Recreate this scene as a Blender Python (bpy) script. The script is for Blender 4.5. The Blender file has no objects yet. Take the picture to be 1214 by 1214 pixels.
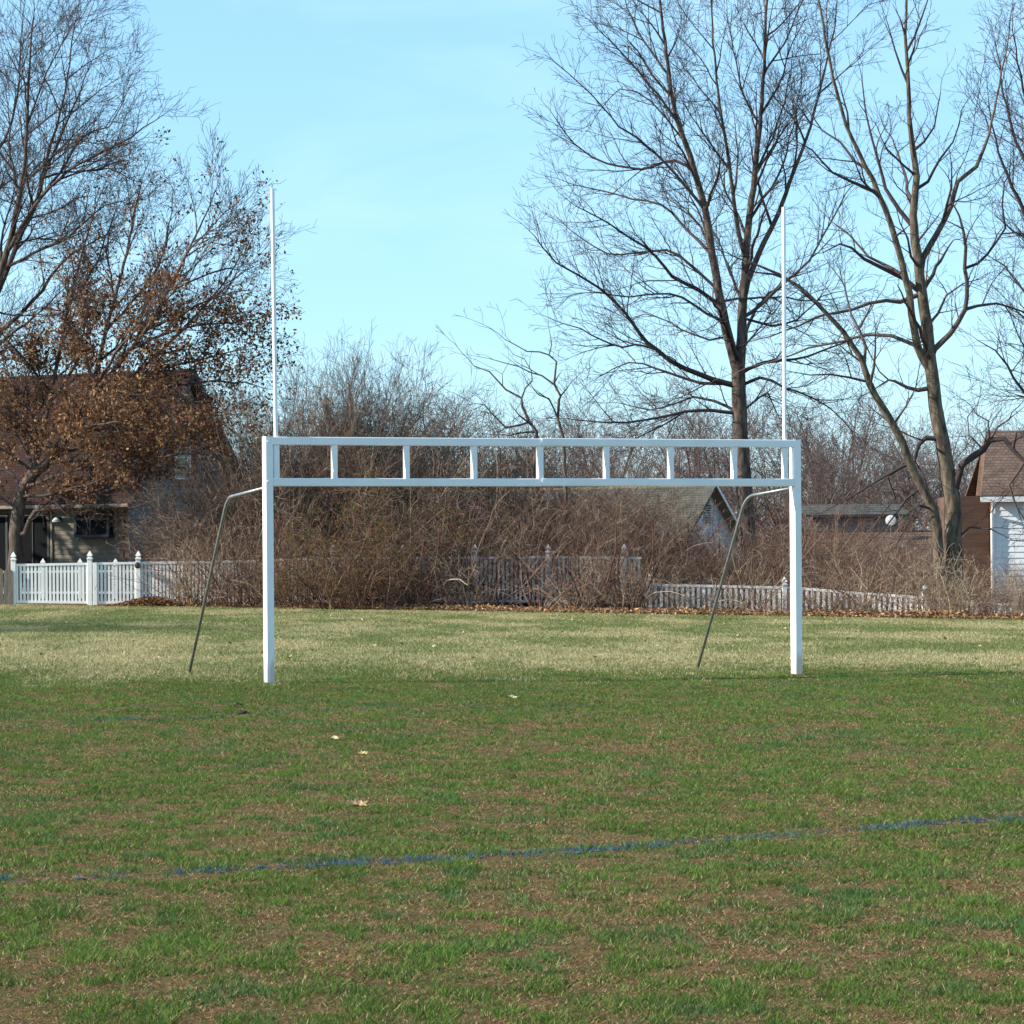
import bpy, math, random
import numpy as np
from mathutils import Matrix, Vector

random.seed(7)
rng = np.random.default_rng(11)
scene = bpy.context.scene
C = scene.collection

# ------------------------------------------------------------------ camera geometry
F = 3550.0                       # focal length in photo pixels (photo 1214 wide)
HOR = 655.0                      # horizon row of the photo at its centre column
ROLL = math.radians(0.42)
EYE = 1.6
CR, SR = math.cos(ROLL), math.sin(ROLL)


def P(px, py, D):
    """world point at distance D seen at a photo position"""
    x, y = px - 607.0, HOR - py
    u = x * CR + y * SR
    v = -x * SR + y * CR
    return (u / F * D, D, EYE + v / F * D)


def sstep(a, b, x):
    t = np.clip((x - a) / (b - a), 0, 1)
    return t * t * (3 - 2 * t)


def G(x, y):
    """ground height"""
    x = np.clip(np.asarray(x, float), -40, 40)
    y = np.asarray(y, float)
    h = -0.006 * (x + 3) - 0.006 * (x + 3) * sstep(40, 85, y)
    h = h - 0.45 * sstep(80.5, 86, y) * sstep(2, 9, x)
    return h


def gz(x, y):
    return float(G(x, y))


# ------------------------------------------------------------------ small helpers
def norm3(v):
    l = math.sqrt(v[0] * v[0] + v[1] * v[1] + v[2] * v[2]) or 1e-9
    return (v[0] / l, v[1] / l, v[2] / l)


def link(o, parent=None):
    C.objects.link(o)
    if parent is not None:
        o.parent = parent
    return o


def thing(name, label, cat, loc=(0, 0, 0), rz=0.0, group=None):
    o = bpy.data.objects.new(name, None)
    o.empty_display_size = 0.3
    o.location = loc
    o.rotation_euler = (0, 0, rz)
    o['label'] = label
    o['category'] = cat
    if group:
        o['group'] = group
    return link(o)


def tag(o, label, cat, group=None):
    o['label'] = label
    o['category'] = cat
    if group:
        o['group'] = group
    return o


def copy_tree(o, parent=None):
    c = o.copy()
    C.objects.link(c)
    c.parent = parent
    for ch in list(o.children):
        copy_tree(ch, c)
    return c


class MB:
    """collects boxes, tubes and polygons; build() links them as one mesh object"""

    def __init__(self):
        self.v, self.f = [], []

    def poly(self, pts):
        i = len(self.v)
        self.v += [tuple(p) for p in pts]
        self.f.append(tuple(range(i, i + len(pts))))

    def box(self, x0, x1, y0, y1, z0, z1, bev=0.0):
        i = len(self.v)
        if bev <= 0:
            self.v += [(x, y, z) for z in (z0, z1) for y in (y0, y1) for x in (x0, x1)]
            for q in ((0, 2, 3, 1), (4, 5, 7, 6), (0, 1, 5, 4), (2, 6, 7, 3), (0, 4, 6, 2), (1, 3, 7, 5)):
                self.f.append(tuple(i + k for k in q))
        else:
            # prism with chamfered vertical/horizontal edges: octagon section along the longest axis
            d = (x1 - x0, y1 - y0, z1 - z0)
            ax = d.index(max(d))
            lo, hi = (x0, y0, z0), (x1, y1, z1)
            a, b = [(1, 2), (2, 0), (0, 1)][ax]
            sec = [(lo[a] + bev, lo[b]), (hi[a] - bev, lo[b]), (hi[a], lo[b] + bev), (hi[a], hi[b] - bev),
                   (hi[a] - bev, hi[b]), (lo[a] + bev, hi[b]), (lo[a], hi[b] - bev), (lo[a], lo[b] + bev)]
            for w in (lo[ax], hi[ax]):
                for (s, t) in sec:
                    p = [0, 0, 0]
                    p[ax], p[a], p[b] = w, s, t
                    self.v.append(tuple(p))
            for k in range(8):
                k2 = (k + 1) % 8
                self.f.append((i + k, i + k2, i + 8 + k2, i + 8 + k))
            self.f.append(tuple(i + 7 - k for k in range(8)))
            self.f.append(tuple(i + 8 + k for k in range(8)))
        return self

    def tube(self, pts, radii, n=8, caps=True):
        pts = [Vector(p) for p in pts]
        if not hasattr(radii, '__len__'):
            radii = [radii] * len(pts)
        i0 = len(self.v)
        ref = Vector((0.31, 0.2, 0.93)) if abs((pts[-1] - pts[0]).normalized().z) < 0.9 else Vector((1, 0.1, 0))
        for k, p in enumerate(pts):
            t = (pts[min(k + 1, len(pts) - 1)] - pts[max(k - 1, 0)]).normalized()
            u = t.cross(ref).normalized()
            w = t.cross(u)
            for j in range(n):
                a = 2 * math.pi * j / n
                self.v.append(tuple(p + radii[k] * (math.cos(a) * u + math.sin(a) * w)))
        for k in range(len(pts) - 1):
            for j in range(n):
                j2 = (j + 1) % n
                self.f.append((i0 + k * n + j, i0 + k * n + j2, i0 + (k + 1) * n + j2, i0 + (k + 1) * n + j))
        if caps:
            self.f.append(tuple(i0 + n - 1 - j for j in range(n)))
            self.f.append(tuple(i0 + (len(pts) - 1) * n + j for j in range(n)))
        return self

    def lathe(self, prof, c=(0, 0, 0), n=12):
        """prof: (r, z) list, revolve about z"""
        i0 = len(self.v)
        for (r, z) in prof:
            for j in range(n):
                a = 2 * math.pi * j / n + math.pi / n
                self.v.append((c[0] + r * math.cos(a), c[1] + r * math.sin(a), c[2] + z))
        for k in range(len(prof) - 1):
            for j in range(n):
                j2 = (j + 1) % n
                self.f.append((i0 + k * n + j, i0 + k * n + j2, i0 + (k + 1) * n + j2, i0 + (k + 1) * n + j))
        return self

    def build(self, name, m, parent=None, loc=None, smooth=False):
        me = bpy.data.meshes.new(name)
        me.from_pydata(self.v, [], self.f)
        me.materials.append(m)
        if smooth:
            me.polygons.foreach_set('use_smooth', [True] * len(me.polygons))
        me.update()
        o = bpy.data.objects.new(name, me)
        if loc:
            o.location = loc
        return link(o, parent)


def np_mesh(name, verts, faces, m, parent=None, colors=None, smooth=False):
    """verts (n,3), faces (m,k) all the same size"""
    me = bpy.data.meshes.new(name)
    nv, nf, k = len(verts), len(faces), faces.shape[1]
    me.vertices.add(nv)
    me.vertices.foreach_set('co', np.ascontiguousarray(verts, dtype=np.float32).ravel())
    me.loops.add(nf * k)
    me.loops.foreach_set('vertex_index', np.ascontiguousarray(faces, dtype=np.int32).ravel())
    me.polygons.add(nf)
    me.polygons.foreach_set('loop_start', np.arange(0, nf * k, k, dtype=np.int32))
    me.polygons.foreach_set('use_smooth', np.full(nf, smooth, dtype=bool))
    me.update(calc_edges=True)
    if colors is not None:
        ca = me.color_attributes.new('tint', 'FLOAT_COLOR', 'POINT')
        c4 = np.ones((nv, 4), dtype=np.float32)
        c4[:, :3] = colors
        ca.data.foreach_set('color', c4.ravel())
    me.materials.append(m)
    o = bpy.data.objects.new(name, me)
    return link(o, parent)


class Tubes:
    """many branch polylines, swept in batches with numpy"""

    def __init__(self):
        self.g = {}

    def add(self, pts, radii, sides):
        self.g.setdefault((len(pts), sides), []).append((pts, radii))

    def arrays(self):
        V, Fc, off = [], [], 0
        for (n, s), lst in self.g.items():
            p = np.array([a for a, _ in lst], dtype=np.float64)          # m,n,3
            r = np.array([b for _, b in lst], dtype=np.float64)          # m,n
            m = len(lst)
            t = np.empty_like(p)
            t[:, 1:-1] = p[:, 2:] - p[:, :-2]
            t[:, 0] = p[:, 1] - p[:, 0]
            t[:, -1] = p[:, -1] - p[:, -2]
            t /= np.linalg.norm(t, axis=2, keepdims=True) + 1e-9
            ov = p[:, -1] - p[:, 0]
            ov /= np.linalg.norm(ov, axis=1, keepdims=True) + 1e-9
            ref = np.where(np.abs(ov[:, 2:3]) < 0.8, np.array([[0.1, 0.2, 1.0]]), np.array([[1.0, 0.3, 0.1]]))
            u = np.cross(t, ref[:, None, :])
            u /= np.linalg.norm(u, axis=2, keepdims=True) + 1e-9
            w = np.cross(t, u)
            ang = np.arange(s) * 2 * np.pi / s
            ring = (p[:, :, None, :] + r[:, :, None, None] *
                    (np.cos(ang)[None, None, :, None] * u[:, :, None, :] + np.sin(ang)[None, None, :, None] * w[:, :, None, :]))
            V.append(ring.reshape(-1, 3))
            j = np.arange(s)
            j2 = (j + 1) % s
            k = np.arange(n - 1)
            a = (k[:, None] * s + j[None, :])
            b = (k[:, None] * s + j2[None, :])
            q = np.stack([a, b, b + s, a + s], axis=2).reshape(-1, 4)
            Fc.append((q[None] + (np.arange(m) * n * s)[:, None, None]).reshape(-1, 4) + off)
            off += m * n * s
        return np.concatenate(V), np.concatenate(Fc)

    def build(self, name, m, parent, smooth=True):
        v, f = self.arrays()
        return np_mesh(name, v, f, m, parent, smooth=smooth)


# ------------------------------------------------------------------ materials
def nodes_of(m):
    m.use_nodes = True
    nt = m.node_tree
    nt.nodes.clear()
    out = nt.nodes.new('ShaderNodeOutputMaterial')
    return nt, out


def mat(name, col, col2=None, scale=8.0, rough=0.7, bump=0.0, bscale=None, spec=0.3, metal=0.0, stretch=None, detail=4.0):
    m = bpy.data.materials.new(name)
    nt, out = nodes_of(m)
    b = nt.nodes.new('ShaderNodeBsdfPrincipled')
    b.inputs['Roughness'].default_value = rough
    b.inputs['Metallic'].default_value = metal
    b.inputs['Specular IOR Level'].default_value = spec
    nt.links.new(b.outputs[0], out.inputs[0])
    tc = nt.nodes.new('ShaderNodeTexCoord')
    mp = nt.nodes.new('ShaderNodeMapping')
    if stretch:
        mp.inputs['Scale'].default_value = stretch
    nt.links.new(tc.outputs['Object'], mp.inputs[0])
    if col2 is None:
        col2 = tuple(c * 0.8 for c in col)
    n = nt.nodes.new('ShaderNodeTexNoise')
    n.inputs['Scale'].default_value = scale
    n.inputs['Detail'].default_value = detail
    nt.links.new(mp.outputs[0], n.inputs['Vector'])
    r = nt.nodes.new('ShaderNodeValToRGB')
    r.color_ramp.elements[0].position = 0.35
    r.color_ramp.elements[1].position = 0.65
    r.color_ramp.elements[0].color = (*col2, 1)
    r.color_ramp.elements[1].color = (*col, 1)
    nt.links.new(n.outputs['Fac'], r.inputs[0])
    nt.links.new(r.outputs[0], b.inputs['Base Color'])
    if bump > 0:
        n2 = nt.nodes.new('ShaderNodeTexNoise')
        n2.inputs['Scale'].default_value = bscale or scale * 3
        n2.inputs['Detail'].default_value = 5
        nt.links.new(mp.outputs[0], n2.inputs['Vector'])
        bp = nt.nodes.new('ShaderNodeBump')
        bp.inputs['Strength'].default_value = bump
        bp.inputs['Distance'].default_value = 0.02
        nt.links.new(n2.outputs['Fac'], bp.inputs['Height'])
        nt.links.new(bp.outputs[0], b.inputs['Normal'])
    return m


def tint_mat(name, transl=0.3):
    """colour from the per-leaf / per-blade attribute, partly translucent"""
    m = bpy.data.materials.new(name)
    nt, out = nodes_of(m)
    a = nt.nodes.new('ShaderNodeAttribute')
    a.attribute_name = 'tint'
    d = nt.nodes.new('ShaderNodeBsdfDiffuse')
    t = nt.nodes.new('ShaderNodeBsdfTranslucent')
    mx = nt.nodes.new('ShaderNodeMixShader')
    mx.inputs[0].default_value = transl
    nt.links.new(a.outputs['Color'], d.inputs['Color'])
    nt.links.new(a.outputs['Color'], t.inputs['Color'])
    nt.links.new(d.outputs[0], mx.inputs[1])
    nt.links.new(t.outputs[0], mx.inputs[2])
    nt.links.new(mx.outputs[0], out.inputs[0])
    return m


def shingle_mat(name, c1, c2, mortar, sx=3.0):
    m = bpy.data.materials.new(name)
    nt, out = nodes_of(m)
    b = nt.nodes.new('ShaderNodeBsdfPrincipled')
    b.inputs['Roughness'].default_value = 0.9
    b.inputs['Specular IOR Level'].default_value = 0.15
    nt.links.new(b.outputs[0], out.inputs[0])
    tc = nt.nodes.new('ShaderNodeTexCoord')
    sp = nt.nodes.new('ShaderNodeSeparateXYZ')
    nt.links.new(tc.outputs['Object'], sp.inputs[0])
    cb = nt.nodes.new('ShaderNodeCombineXYZ')
    nt.links.new(sp.outputs['X'], cb.inputs['X'])
    nt.links.new(sp.outputs['Z'], cb.inputs['Y'])
    bt = nt.nodes.new('ShaderNodeTexBrick')
    bt.inputs['Scale'].default_value = sx
    bt.inputs['Color1'].default_value = (*c1, 1)
    bt.inputs['Color2'].default_value = (*c2, 1)
    bt.inputs['Mortar'].default_value = (*mortar, 1)
    bt.inputs['Mortar Size'].default_value = 0.03
    bt.inputs['Row Height'].default_value = 0.3
    nt.links.new(cb.outputs[0], bt.inputs['Vector'])
    n = nt.nodes.new('ShaderNodeTexNoise')
    n.inputs['Scale'].default_value = 2.5
    n.inputs['Detail'].default_value = 8
    nt.links.new(tc.outputs['Object'], n.inputs['Vector'])
    mr = nt.nodes.new('ShaderNodeMapRange')
    mr.inputs['From Min'].default_value = 0.3
    mr.inputs['From Max'].default_value = 0.7
    mr.inputs['To Min'].default_value = 0.65
    mr.inputs['To Max'].default_value = 1.25
    nt.links.new(n.outputs['Fac'], mr.inputs['Value'])
    mx = nt.nodes.new('ShaderNodeVectorMath')
    mx.operation = 'SCALE'
    nt.links.new(bt.outputs['Color'], mx.inputs[0])
    nt.links.new(mr.outputs[0], mx.inputs['Scale'])
    nt.links.new(mx.outputs[0], b.inputs['Base Color'])
    return m


def twig_mat(name, cols):
    """bark tone differs from branch to branch"""
    m = bpy.data.materials.new(name)
    nt, out = nodes_of(m)
    b = nt.nodes.new('ShaderNodeBsdfPrincipled')
    b.inputs['Roughness'].default_value = 0.85
    b.inputs['Specular IOR Level'].default_value = 0.2
    g = nt.nodes.new('ShaderNodeNewGeometry')
    r = nt.nodes.new('ShaderNodeValToRGB')
    e = r.color_ramp.elements
    while len(e) < len(cols):
        e.new(0.5)
    for k, c in enumerate(cols):
        e[k].position = k / (len(cols) - 1)
        e[k].color = (*c, 1)
    nt.links.new(g.outputs['Random Per Island'], r.inputs[0])
    nt.links.new(r.outputs[0], b.inputs['Base Color'])
    nt.links.new(b.outputs[0], out.inputs[0])
    return m


def glass_mat(name, col):
    m = bpy.data.materials.new(name)
    nt, out = nodes_of(m)
    b = nt.nodes.new('ShaderNodeBsdfPrincipled')
    b.inputs['Base Color'].default_value = (*col, 1)
    b.inputs['Roughness'].default_value = 0.08
    b.inputs['Specular IOR Level'].default_value = 0.06
    nt.links.new(b.outputs[0], out.inputs[0])
    return m


M = dict(
    goal=mat('goal_paint', (0.88, 0.88, 0.87), (0.82, 0.82, 0.81), 3.0, 0.35, spec=0.4),
    pipe=mat('galvanised_pipe', (0.30, 0.31, 0.32), (0.20, 0.21, 0.22), 12.0, 0.45, metal=0.6),
    concrete=mat('footing_soil', (0.20, 0.13, 0.08), (0.12, 0.075, 0.05), 14.0, 0.9, 0.3),
    vinyl=mat('white_vinyl', (0.80, 0.80, 0.79), (0.70, 0.69, 0.66), 2.0, 0.5),
    vinyl_old=mat('weathered_white_fence', (0.68, 0.62, 0.59), (0.34, 0.28, 0.26), 3.5, 0.7),
    wood_grey=mat('grey_fence_wood', (0.22, 0.18, 0.14), (0.12, 0.10, 0.08), 3.0, 0.85, 0.4, stretch=(6, 6, 0.6)),
    black=mat('black_metal', (0.03, 0.03, 0.03), rough=0.5),
    bark=mat('bark_grey_brown', (0.135, 0.10, 0.078), (0.040, 0.030, 0.026), 9.0, 0.95, 0.8, 18, stretch=(1, 1, 0.3)),
    bark_lit=mat('bark_olive_brown', (0.155, 0.122, 0.085), (0.042, 0.032, 0.025), 9.0, 0.95, 0.8, 18, stretch=(1, 1, 0.3)),
    twig=twig_mat('twig_dark', [(0.035, 0.026, 0.026), (0.060, 0.044, 0.042), (0.11, 0.082, 0.074)]),
    twig_lit=mat('twig_tan', (0.20, 0.15, 0.125), (0.11, 0.08, 0.07), 2.0, 0.9),
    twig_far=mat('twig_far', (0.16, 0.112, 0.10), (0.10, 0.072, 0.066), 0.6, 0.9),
    cane=twig_mat('shrub_cane', [(0.050, 0.028, 0.022), (0.13, 0.077, 0.055), (0.22, 0.142, 0.10), (0.42, 0.32, 0.24)]),
    cane_red=twig_mat('shrub_cane_reddish', [(0.040, 0.020, 0.016), (0.105, 0.050, 0.038), (0.17, 0.088, 0.063), (0.32, 0.21, 0.155)]),
    cane_pale=twig_mat('shrub_cane_pale', [(0.10, 0.062, 0.042), (0.21, 0.145, 0.095), (0.33, 0.24, 0.16), (0.52, 0.42, 0.30)]),
    leaf=tint_mat('dry_leaf', 0.35),
    litter=tint_mat('litter_leaf', 0.1),
    blade=tint_mat('grass_blade', 0.25),
    tan_siding=mat('tan_siding', (0.19, 0.155, 0.11), (0.155, 0.125, 0.09), 1.5, 0.7),
    blue_siding=mat('blue_grey_siding', (0.165, 0.155, 0.148), (0.125, 0.118, 0.113), 1.5, 0.7),
    grey_siding=mat('pale_grey_siding', (0.56, 0.60, 0.63), (0.5, 0.53, 0.56), 1.5, 0.7),
    white_siding=mat('white_siding', (0.80, 0.80, 0.79), (0.74, 0.74, 0.73), 1.5, 0.6),
    brown_wall=mat('brown_stained_boards', (0.17, 0.098, 0.065), (0.12, 0.07, 0.05), 2.0, 0.85, stretch=(0.4, 0.4, 5)),
    grey_wall=mat('weathered_grey_boards', (0.19, 0.165, 0.135), (0.14, 0.12, 0.10), 2.0, 0.85),
    trim_dark=mat('dark_trim', (0.045, 0.045, 0.048), rough=0.5),
    trim_tan=mat('tan_trim', (0.22, 0.185, 0.135), rough=0.6),
    trim_white=mat('white_trim', (0.78, 0.78, 0.77), rough=0.5),
    copper=mat('red_brown_downspout', (0.17, 0.055, 0.035), (0.11, 0.04, 0.03), 3.0, 0.5),
    shutter=mat('maroon_shutter', (0.10, 0.025, 0.03), rough=0.6),
    soffit=mat('brown_soffit', (0.20, 0.15, 0.10), rough=0.8),
    roof_red=shingle_mat('red_brown_shingles', (0.046, 0.023, 0.018), (0.032, 0.017, 0.014), (0.016, 0.010, 0.008)),
    roof_grey=shingle_mat('grey_green_shingles', (0.095, 0.093, 0.076), (0.075, 0.072, 0.062), (0.04, 0.037, 0.033)),
    roof_brown=shingle_mat('brown_shingles', (0.155, 0.105, 0.08), (0.12, 0.08, 0.062), (0.06, 0.04, 0.032)),
    glass=glass_mat('dark_window_glass', (0.012, 0.013, 0.014)),
    glass_sky=glass_mat('sky_reflecting_glass', (0.03, 0.035, 0.04)),
    dish=mat('dish_white', (0.50, 0.50, 0.49), rough=0.5),
    clod=mat('dark_clod', (0.045, 0.028, 0.02), (0.025, 0.016, 0.012), 20, 0.95, 0.5),
)


def goal_grime():
    m = M['goal']
    nt = m.node_tree
    b = next(n for n in nt.nodes if n.type == 'BSDF_PRINCIPLED')
    src = b.inputs['Base Color'].links[0].from_socket
    tc = nt.nodes.new('ShaderNodeTexCoord')
    sp = nt.nodes.new('ShaderNodeSeparateXYZ')
    nt.links.new(tc.outputs['Object'], sp.inputs[0])
    n = nt.nodes.new('ShaderNodeTexNoise')
    n.inputs['Scale'].default_value = 16
    n.inputs['Detail'].default_value = 6
    mp = nt.nodes.new('ShaderNodeMapping')
    mp.inputs['Scale'].default_value = (1, 1, 0.25)
    nt.links.new(tc.outputs['Object'], mp.inputs[0])
    nt.links.new(mp.outputs[0], n.inputs['Vector'])
    a = nt.nodes.new('ShaderNodeMath')           # splash line wobbling round 0.2 m
    a.operation = 'MULTIPLY_ADD'
    a.inputs[1].default_value = -0.9
    nt.links.new(n.outputs['Fac'], a.inputs[0])
    nt.links.new(sp.outputs['Z'], a.inputs[2])
    r = nt.nodes.new('ShaderNodeMapRange')
    r.inputs[1].default_value, r.inputs[2].default_value = -0.38, -0.12
    r.inputs[3].default_value, r.inputs[4].default_value = 0.55, 0.0
    nt.links.new(a.outputs[0], r.inputs[0])
    x = nt.nodes.new('ShaderNodeMix')
    x.data_type = 'RGBA'
    x.inputs[7].default_value = (0.30, 0.22, 0.14, 1)
    nt.links.new(r.outputs[0], x.inputs[0])
    nt.links.new(src, x.inputs[6])
    nt.links.new(x.outputs[2], b.inputs['Base Color'])


goal_grime()
M['glass_sky'].node_tree.nodes['Principled BSDF'].inputs['Specular IOR Level'].default_value = 0.6


# ------------------------------------------------------------------ noise for scattering
def vnoise(x, y, seed):
    xi, yi = np.floor(x).astype(np.int64), np.floor(y).astype(np.int64)
    fx, fy = x - xi, y - yi
    fx = fx * fx * (3 - 2 * fx)
    fy = fy * fy * (3 - 2 * fy)

    def h(a, b):
        n = (a * 374761393 + b * 668265263 + seed * 974634777) & 0xffffffff
        n = ((n ^ (n >> 13)) * 1274126177) & 0xffffffff
        return ((n ^ (n >> 16)) & 0xffff) / 65535.0
    return (h(xi, yi) * (1 - fx) * (1 - fy) + h(xi + 1, yi) * fx * (1 - fy) +
            h(xi, yi + 1) * (1 - fx) * fy + h(xi + 1, yi + 1) * fx * fy)


def fbm(x, y, s, seed, oct=3):
    t, a, w = 0, 1.0, 0
    for o in range(oct):
        t = t + a * vnoise(x / s + 17.3 * o, y / s - 9.1 * o, seed + o)
        w += a
        s *= 0.48
        a *= 0.6
    return t / w


# ------------------------------------------------------------------ ground
def ground():
    xs = np.concatenate([np.linspace(-500, -30, 24), np.arange(-28, 28.1, 0.5), np.linspace(30, 500, 24)])
    ys = np.concatenate([np.linspace(-80, 4, 12), np.arange(5, 92, 0.5), np.linspace(93, 900, 30)])
    X, Y = np.meshgrid(xs, ys)
    Z = G(X, Y)
    near = (np.abs(X) < 28) & (Y > 5) & (Y < 92)
    Z = Z + np.where(near, (fbm(X, Y, 2.2, 5) - 0.5) * 0.035, 0)
    v = np.stack([X, Y, Z], 2).reshape(-1, 3)
    nx, ny = len(xs), len(ys)
    a = (np.arange(ny - 1)[:, None] * nx + np.arange(nx - 1)[None]).reshape(-1)
    f = np.stack([a, a + 1, a + nx + 1, a + nx], 1)
    m = bpy.data.materials.new('lawn_soil')
    nt, out = nodes_of(m)
    N, L = nt.nodes.new, nt.links.new
    b = N('ShaderNodeBsdfPrincipled')
    b.inputs['Roughness'].default_value = 1.0
    b.inputs['Specular IOR Level'].default_value = 0.05
    L(b.outputs[0], out.inputs[0])
    geo = N('ShaderNodeNewGeometry')
    sp = N('ShaderNodeSeparateXYZ')
    L(geo.outputs['Position'], sp.inputs[0])

    def noise(scale, detail=5, rough=0.6, stretch=None):
        n = N('ShaderNodeTexNoise')
        n.inputs['Scale'].default_value = scale
        n.inputs['Detail'].default_value = detail
        n.inputs['Roughness'].default_value = rough
        if stretch:
            mp = N('ShaderNodeMapping')
            mp.inputs['Scale'].default_value = stretch
            L(geo.outputs['Position'], mp.inputs[0])
            L(mp.outputs[0], n.inputs['Vector'])
        else:
            L(geo.outputs['Position'], n.inputs['Vector'])
        return n.outputs['Fac']

    def ramp(fac, stops):
        r = N('ShaderNodeValToRGB')
        e = r.color_ramp.elements
        while len(e) < len(stops):
            e.new(0.5)
        for k, (p, c) in enumerate(stops):
            e[k].position = p
            e[k].color = (*c, 1)
        L(fac, r.inputs[0])
        return r.outputs[0]

    def mix(fac, a, c):
        x = N('ShaderNodeMix')
        x.data_type = 'RGBA'
        L(fac, x.inputs[0])
        L(a, x.inputs[6])
        L(c, x.inputs[7])
        return x.outputs[2]

    def mrange(v, a, c, lo=0.0, hi=1.0):
        x = N('ShaderNodeMapRange')
        x.interpolation_type = 'SMOOTHSTEP'
        x.inputs[1].default_value, x.inputs[2].default_value = a, c
        x.inputs[3].default_value, x.inputs[4].default_value = lo, hi
        L(v, x.inputs[0])
        return x.outputs[0]

    def madd(a, k, c):
        x = N('ShaderNodeMath')
        x.operation = 'MULTIPLY_ADD'
        L(a, x.inputs[0])
        x.inputs[1].default_value = k
        if isinstance(c, float):
            x.inputs[2].default_value = c
        else:
            L(c, x.inputs[2])
        return x.outputs[0]

    fine = noise(55, 4, 0.7)
    dirt = ramp(fine, [(0.30, (0.08, 0.040, 0.022)), (0.52, (0.20, 0.104, 0.058)), (0.68, (0.33, 0.20, 0.11))])
    green = ramp(fine, [(0.30, (0.028, 0.040, 0.012)), (0.70, (0.085, 0.115, 0.032))])
    straw = ramp(fine, [(0.25, (0.22, 0.185, 0.085)), (0.5, (0.37, 0.315, 0.165)), (0.75, (0.50, 0.44, 0.25))])
    patch = mrange(noise(6.0, 7, 0.75), 0.36, 0.62)
    nearc = mix(patch, dirt, green)
    mid_p = mrange(noise(1.0, 7, 0.7, (1, 0.4, 1)), 0.36, 0.74)
    mgreen = ramp(fine, [(0.25, (0.10, 0.12, 0.040)), (0.70, (0.20, 0.22, 0.085))])
    midc = mix(mid_p, straw, mgreen)
    litter = ramp(noise(9, 6, 0.7), [(0.3, (0.06, 0.032, 0.018)), (0.5, (0.15, 0.082, 0.042)), (0.7, (0.25, 0.15, 0.08))])
    wob = noise(0.3, 3)
    yw = madd(wob, 6.0, sp.outputs['Y'])
    c1 = mix(mrange(yw, 38.0, 48.0), nearc, midc)
    edge = madd(sp.outputs['X'], 0.60, madd(wob, 2.0, sp.outputs['Y']))   # the lawn edge runs slantwise
    c2 = mix(mrange(edge, 82.2, 83.2), c1, litter)
    L(c2, b.inputs['Base Color'])
    bp = N('ShaderNodeBump')
    bp.inputs['Strength'].default_value = 0.9
    bp.inputs['Distance'].default_value = 0.03
    L(noise(30, 6, 0.7), bp.inputs['Height'])
    L(bp.outputs[0], b.inputs['Normal'])
    o = np_mesh('ground', v, f, m, smooth=True)
    o['kind'] = 'structure'
    return o


ground()

# painted lines on the field: centre lines as (x, y) points
LINE_NEAR = [(-7.4, 11.4), (-3.4, 14.0), (-2.55, 14.72), (0.0, 16.05), (3.12, 18.1), (4.5, 19.0), (9.0, 22.0)]
LINE_FAR = [(-10.0, 25.2), (-6.2, 27.2), (-4.8, 28.0), (-2.67, 29.9), (-0.06, 31.5), (5.4, 33.6), (7.5, 34.3), (11.5, 35.8)]


def line_dist(x, y, line):
    d = np.full(x.shape, 1e9)
    for (x0, y0), (x1, y1) in zip(line[:-1], line[1:]):
        dx, dy = x1 - x0, y1 - y0
        t = np.clip(((x - x0) * dx + (y - y0) * dy) / (dx * dx + dy * dy), 0, 1)
        d = np.minimum(d, np.hypot(x - x0 - t * dx, y - y0 - t * dy))
    return d


def field_line(line, w, dens):
    pts = []
    for (x0, y0), (x1, y1) in zip(line[:-1], line[1:]):
        n = max(2, int(math.hypot(x1 - x0, y1 - y0) / 0.12))
        for k in range(n):
            t = k / n
            pts.append((x0 + t * (x1 - x0), y0 + t * (y1 - y0)))
    b = MB()
    # ragged painted flecks, each a small irregular patch on the soil
    for k in range(int(len(pts) * 2.2 * dens)):
        p = random.choice(pts)
        cx, cy = p[0] + random.uniform(-.06, .06), p[1] + random.gauss(0, w * 0.35)
        if vnoise(np.array([cx / 0.45]), np.array([cy / 0.45]), 77)[0] < 0.45:
            continue
        r = random.uniform(0.012, 0.035)
        a0 = random.random() * 6.28
        z = gz(cx, cy) + (float(fbm(np.array([cx]), np.array([cy]), 2.2, 5)[0]) - 0.5) * 0.035 + 0.006 + random.random() * 0.003
        b.poly([(cx + r * random.uniform(.6, 1.4) * math.cos(a0 + q * 1.256), cy + r * random.uniform(.6, 1.4) * math.sin(a0 + q * 1.256), z) for q in range(5)])
    o = b.build('field_line', M['blue'])
    o['kind'] = 'structure'


M['blue'] = mat('blue_turf_paint', (0.06, 0.095, 0.18), (0.05, 0.075, 0.12), 12, 0.9)
field_line(LINE_NEAR, 0.13, 1.0)
field_line(LINE_FAR, 0.13, 0.35)


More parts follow.
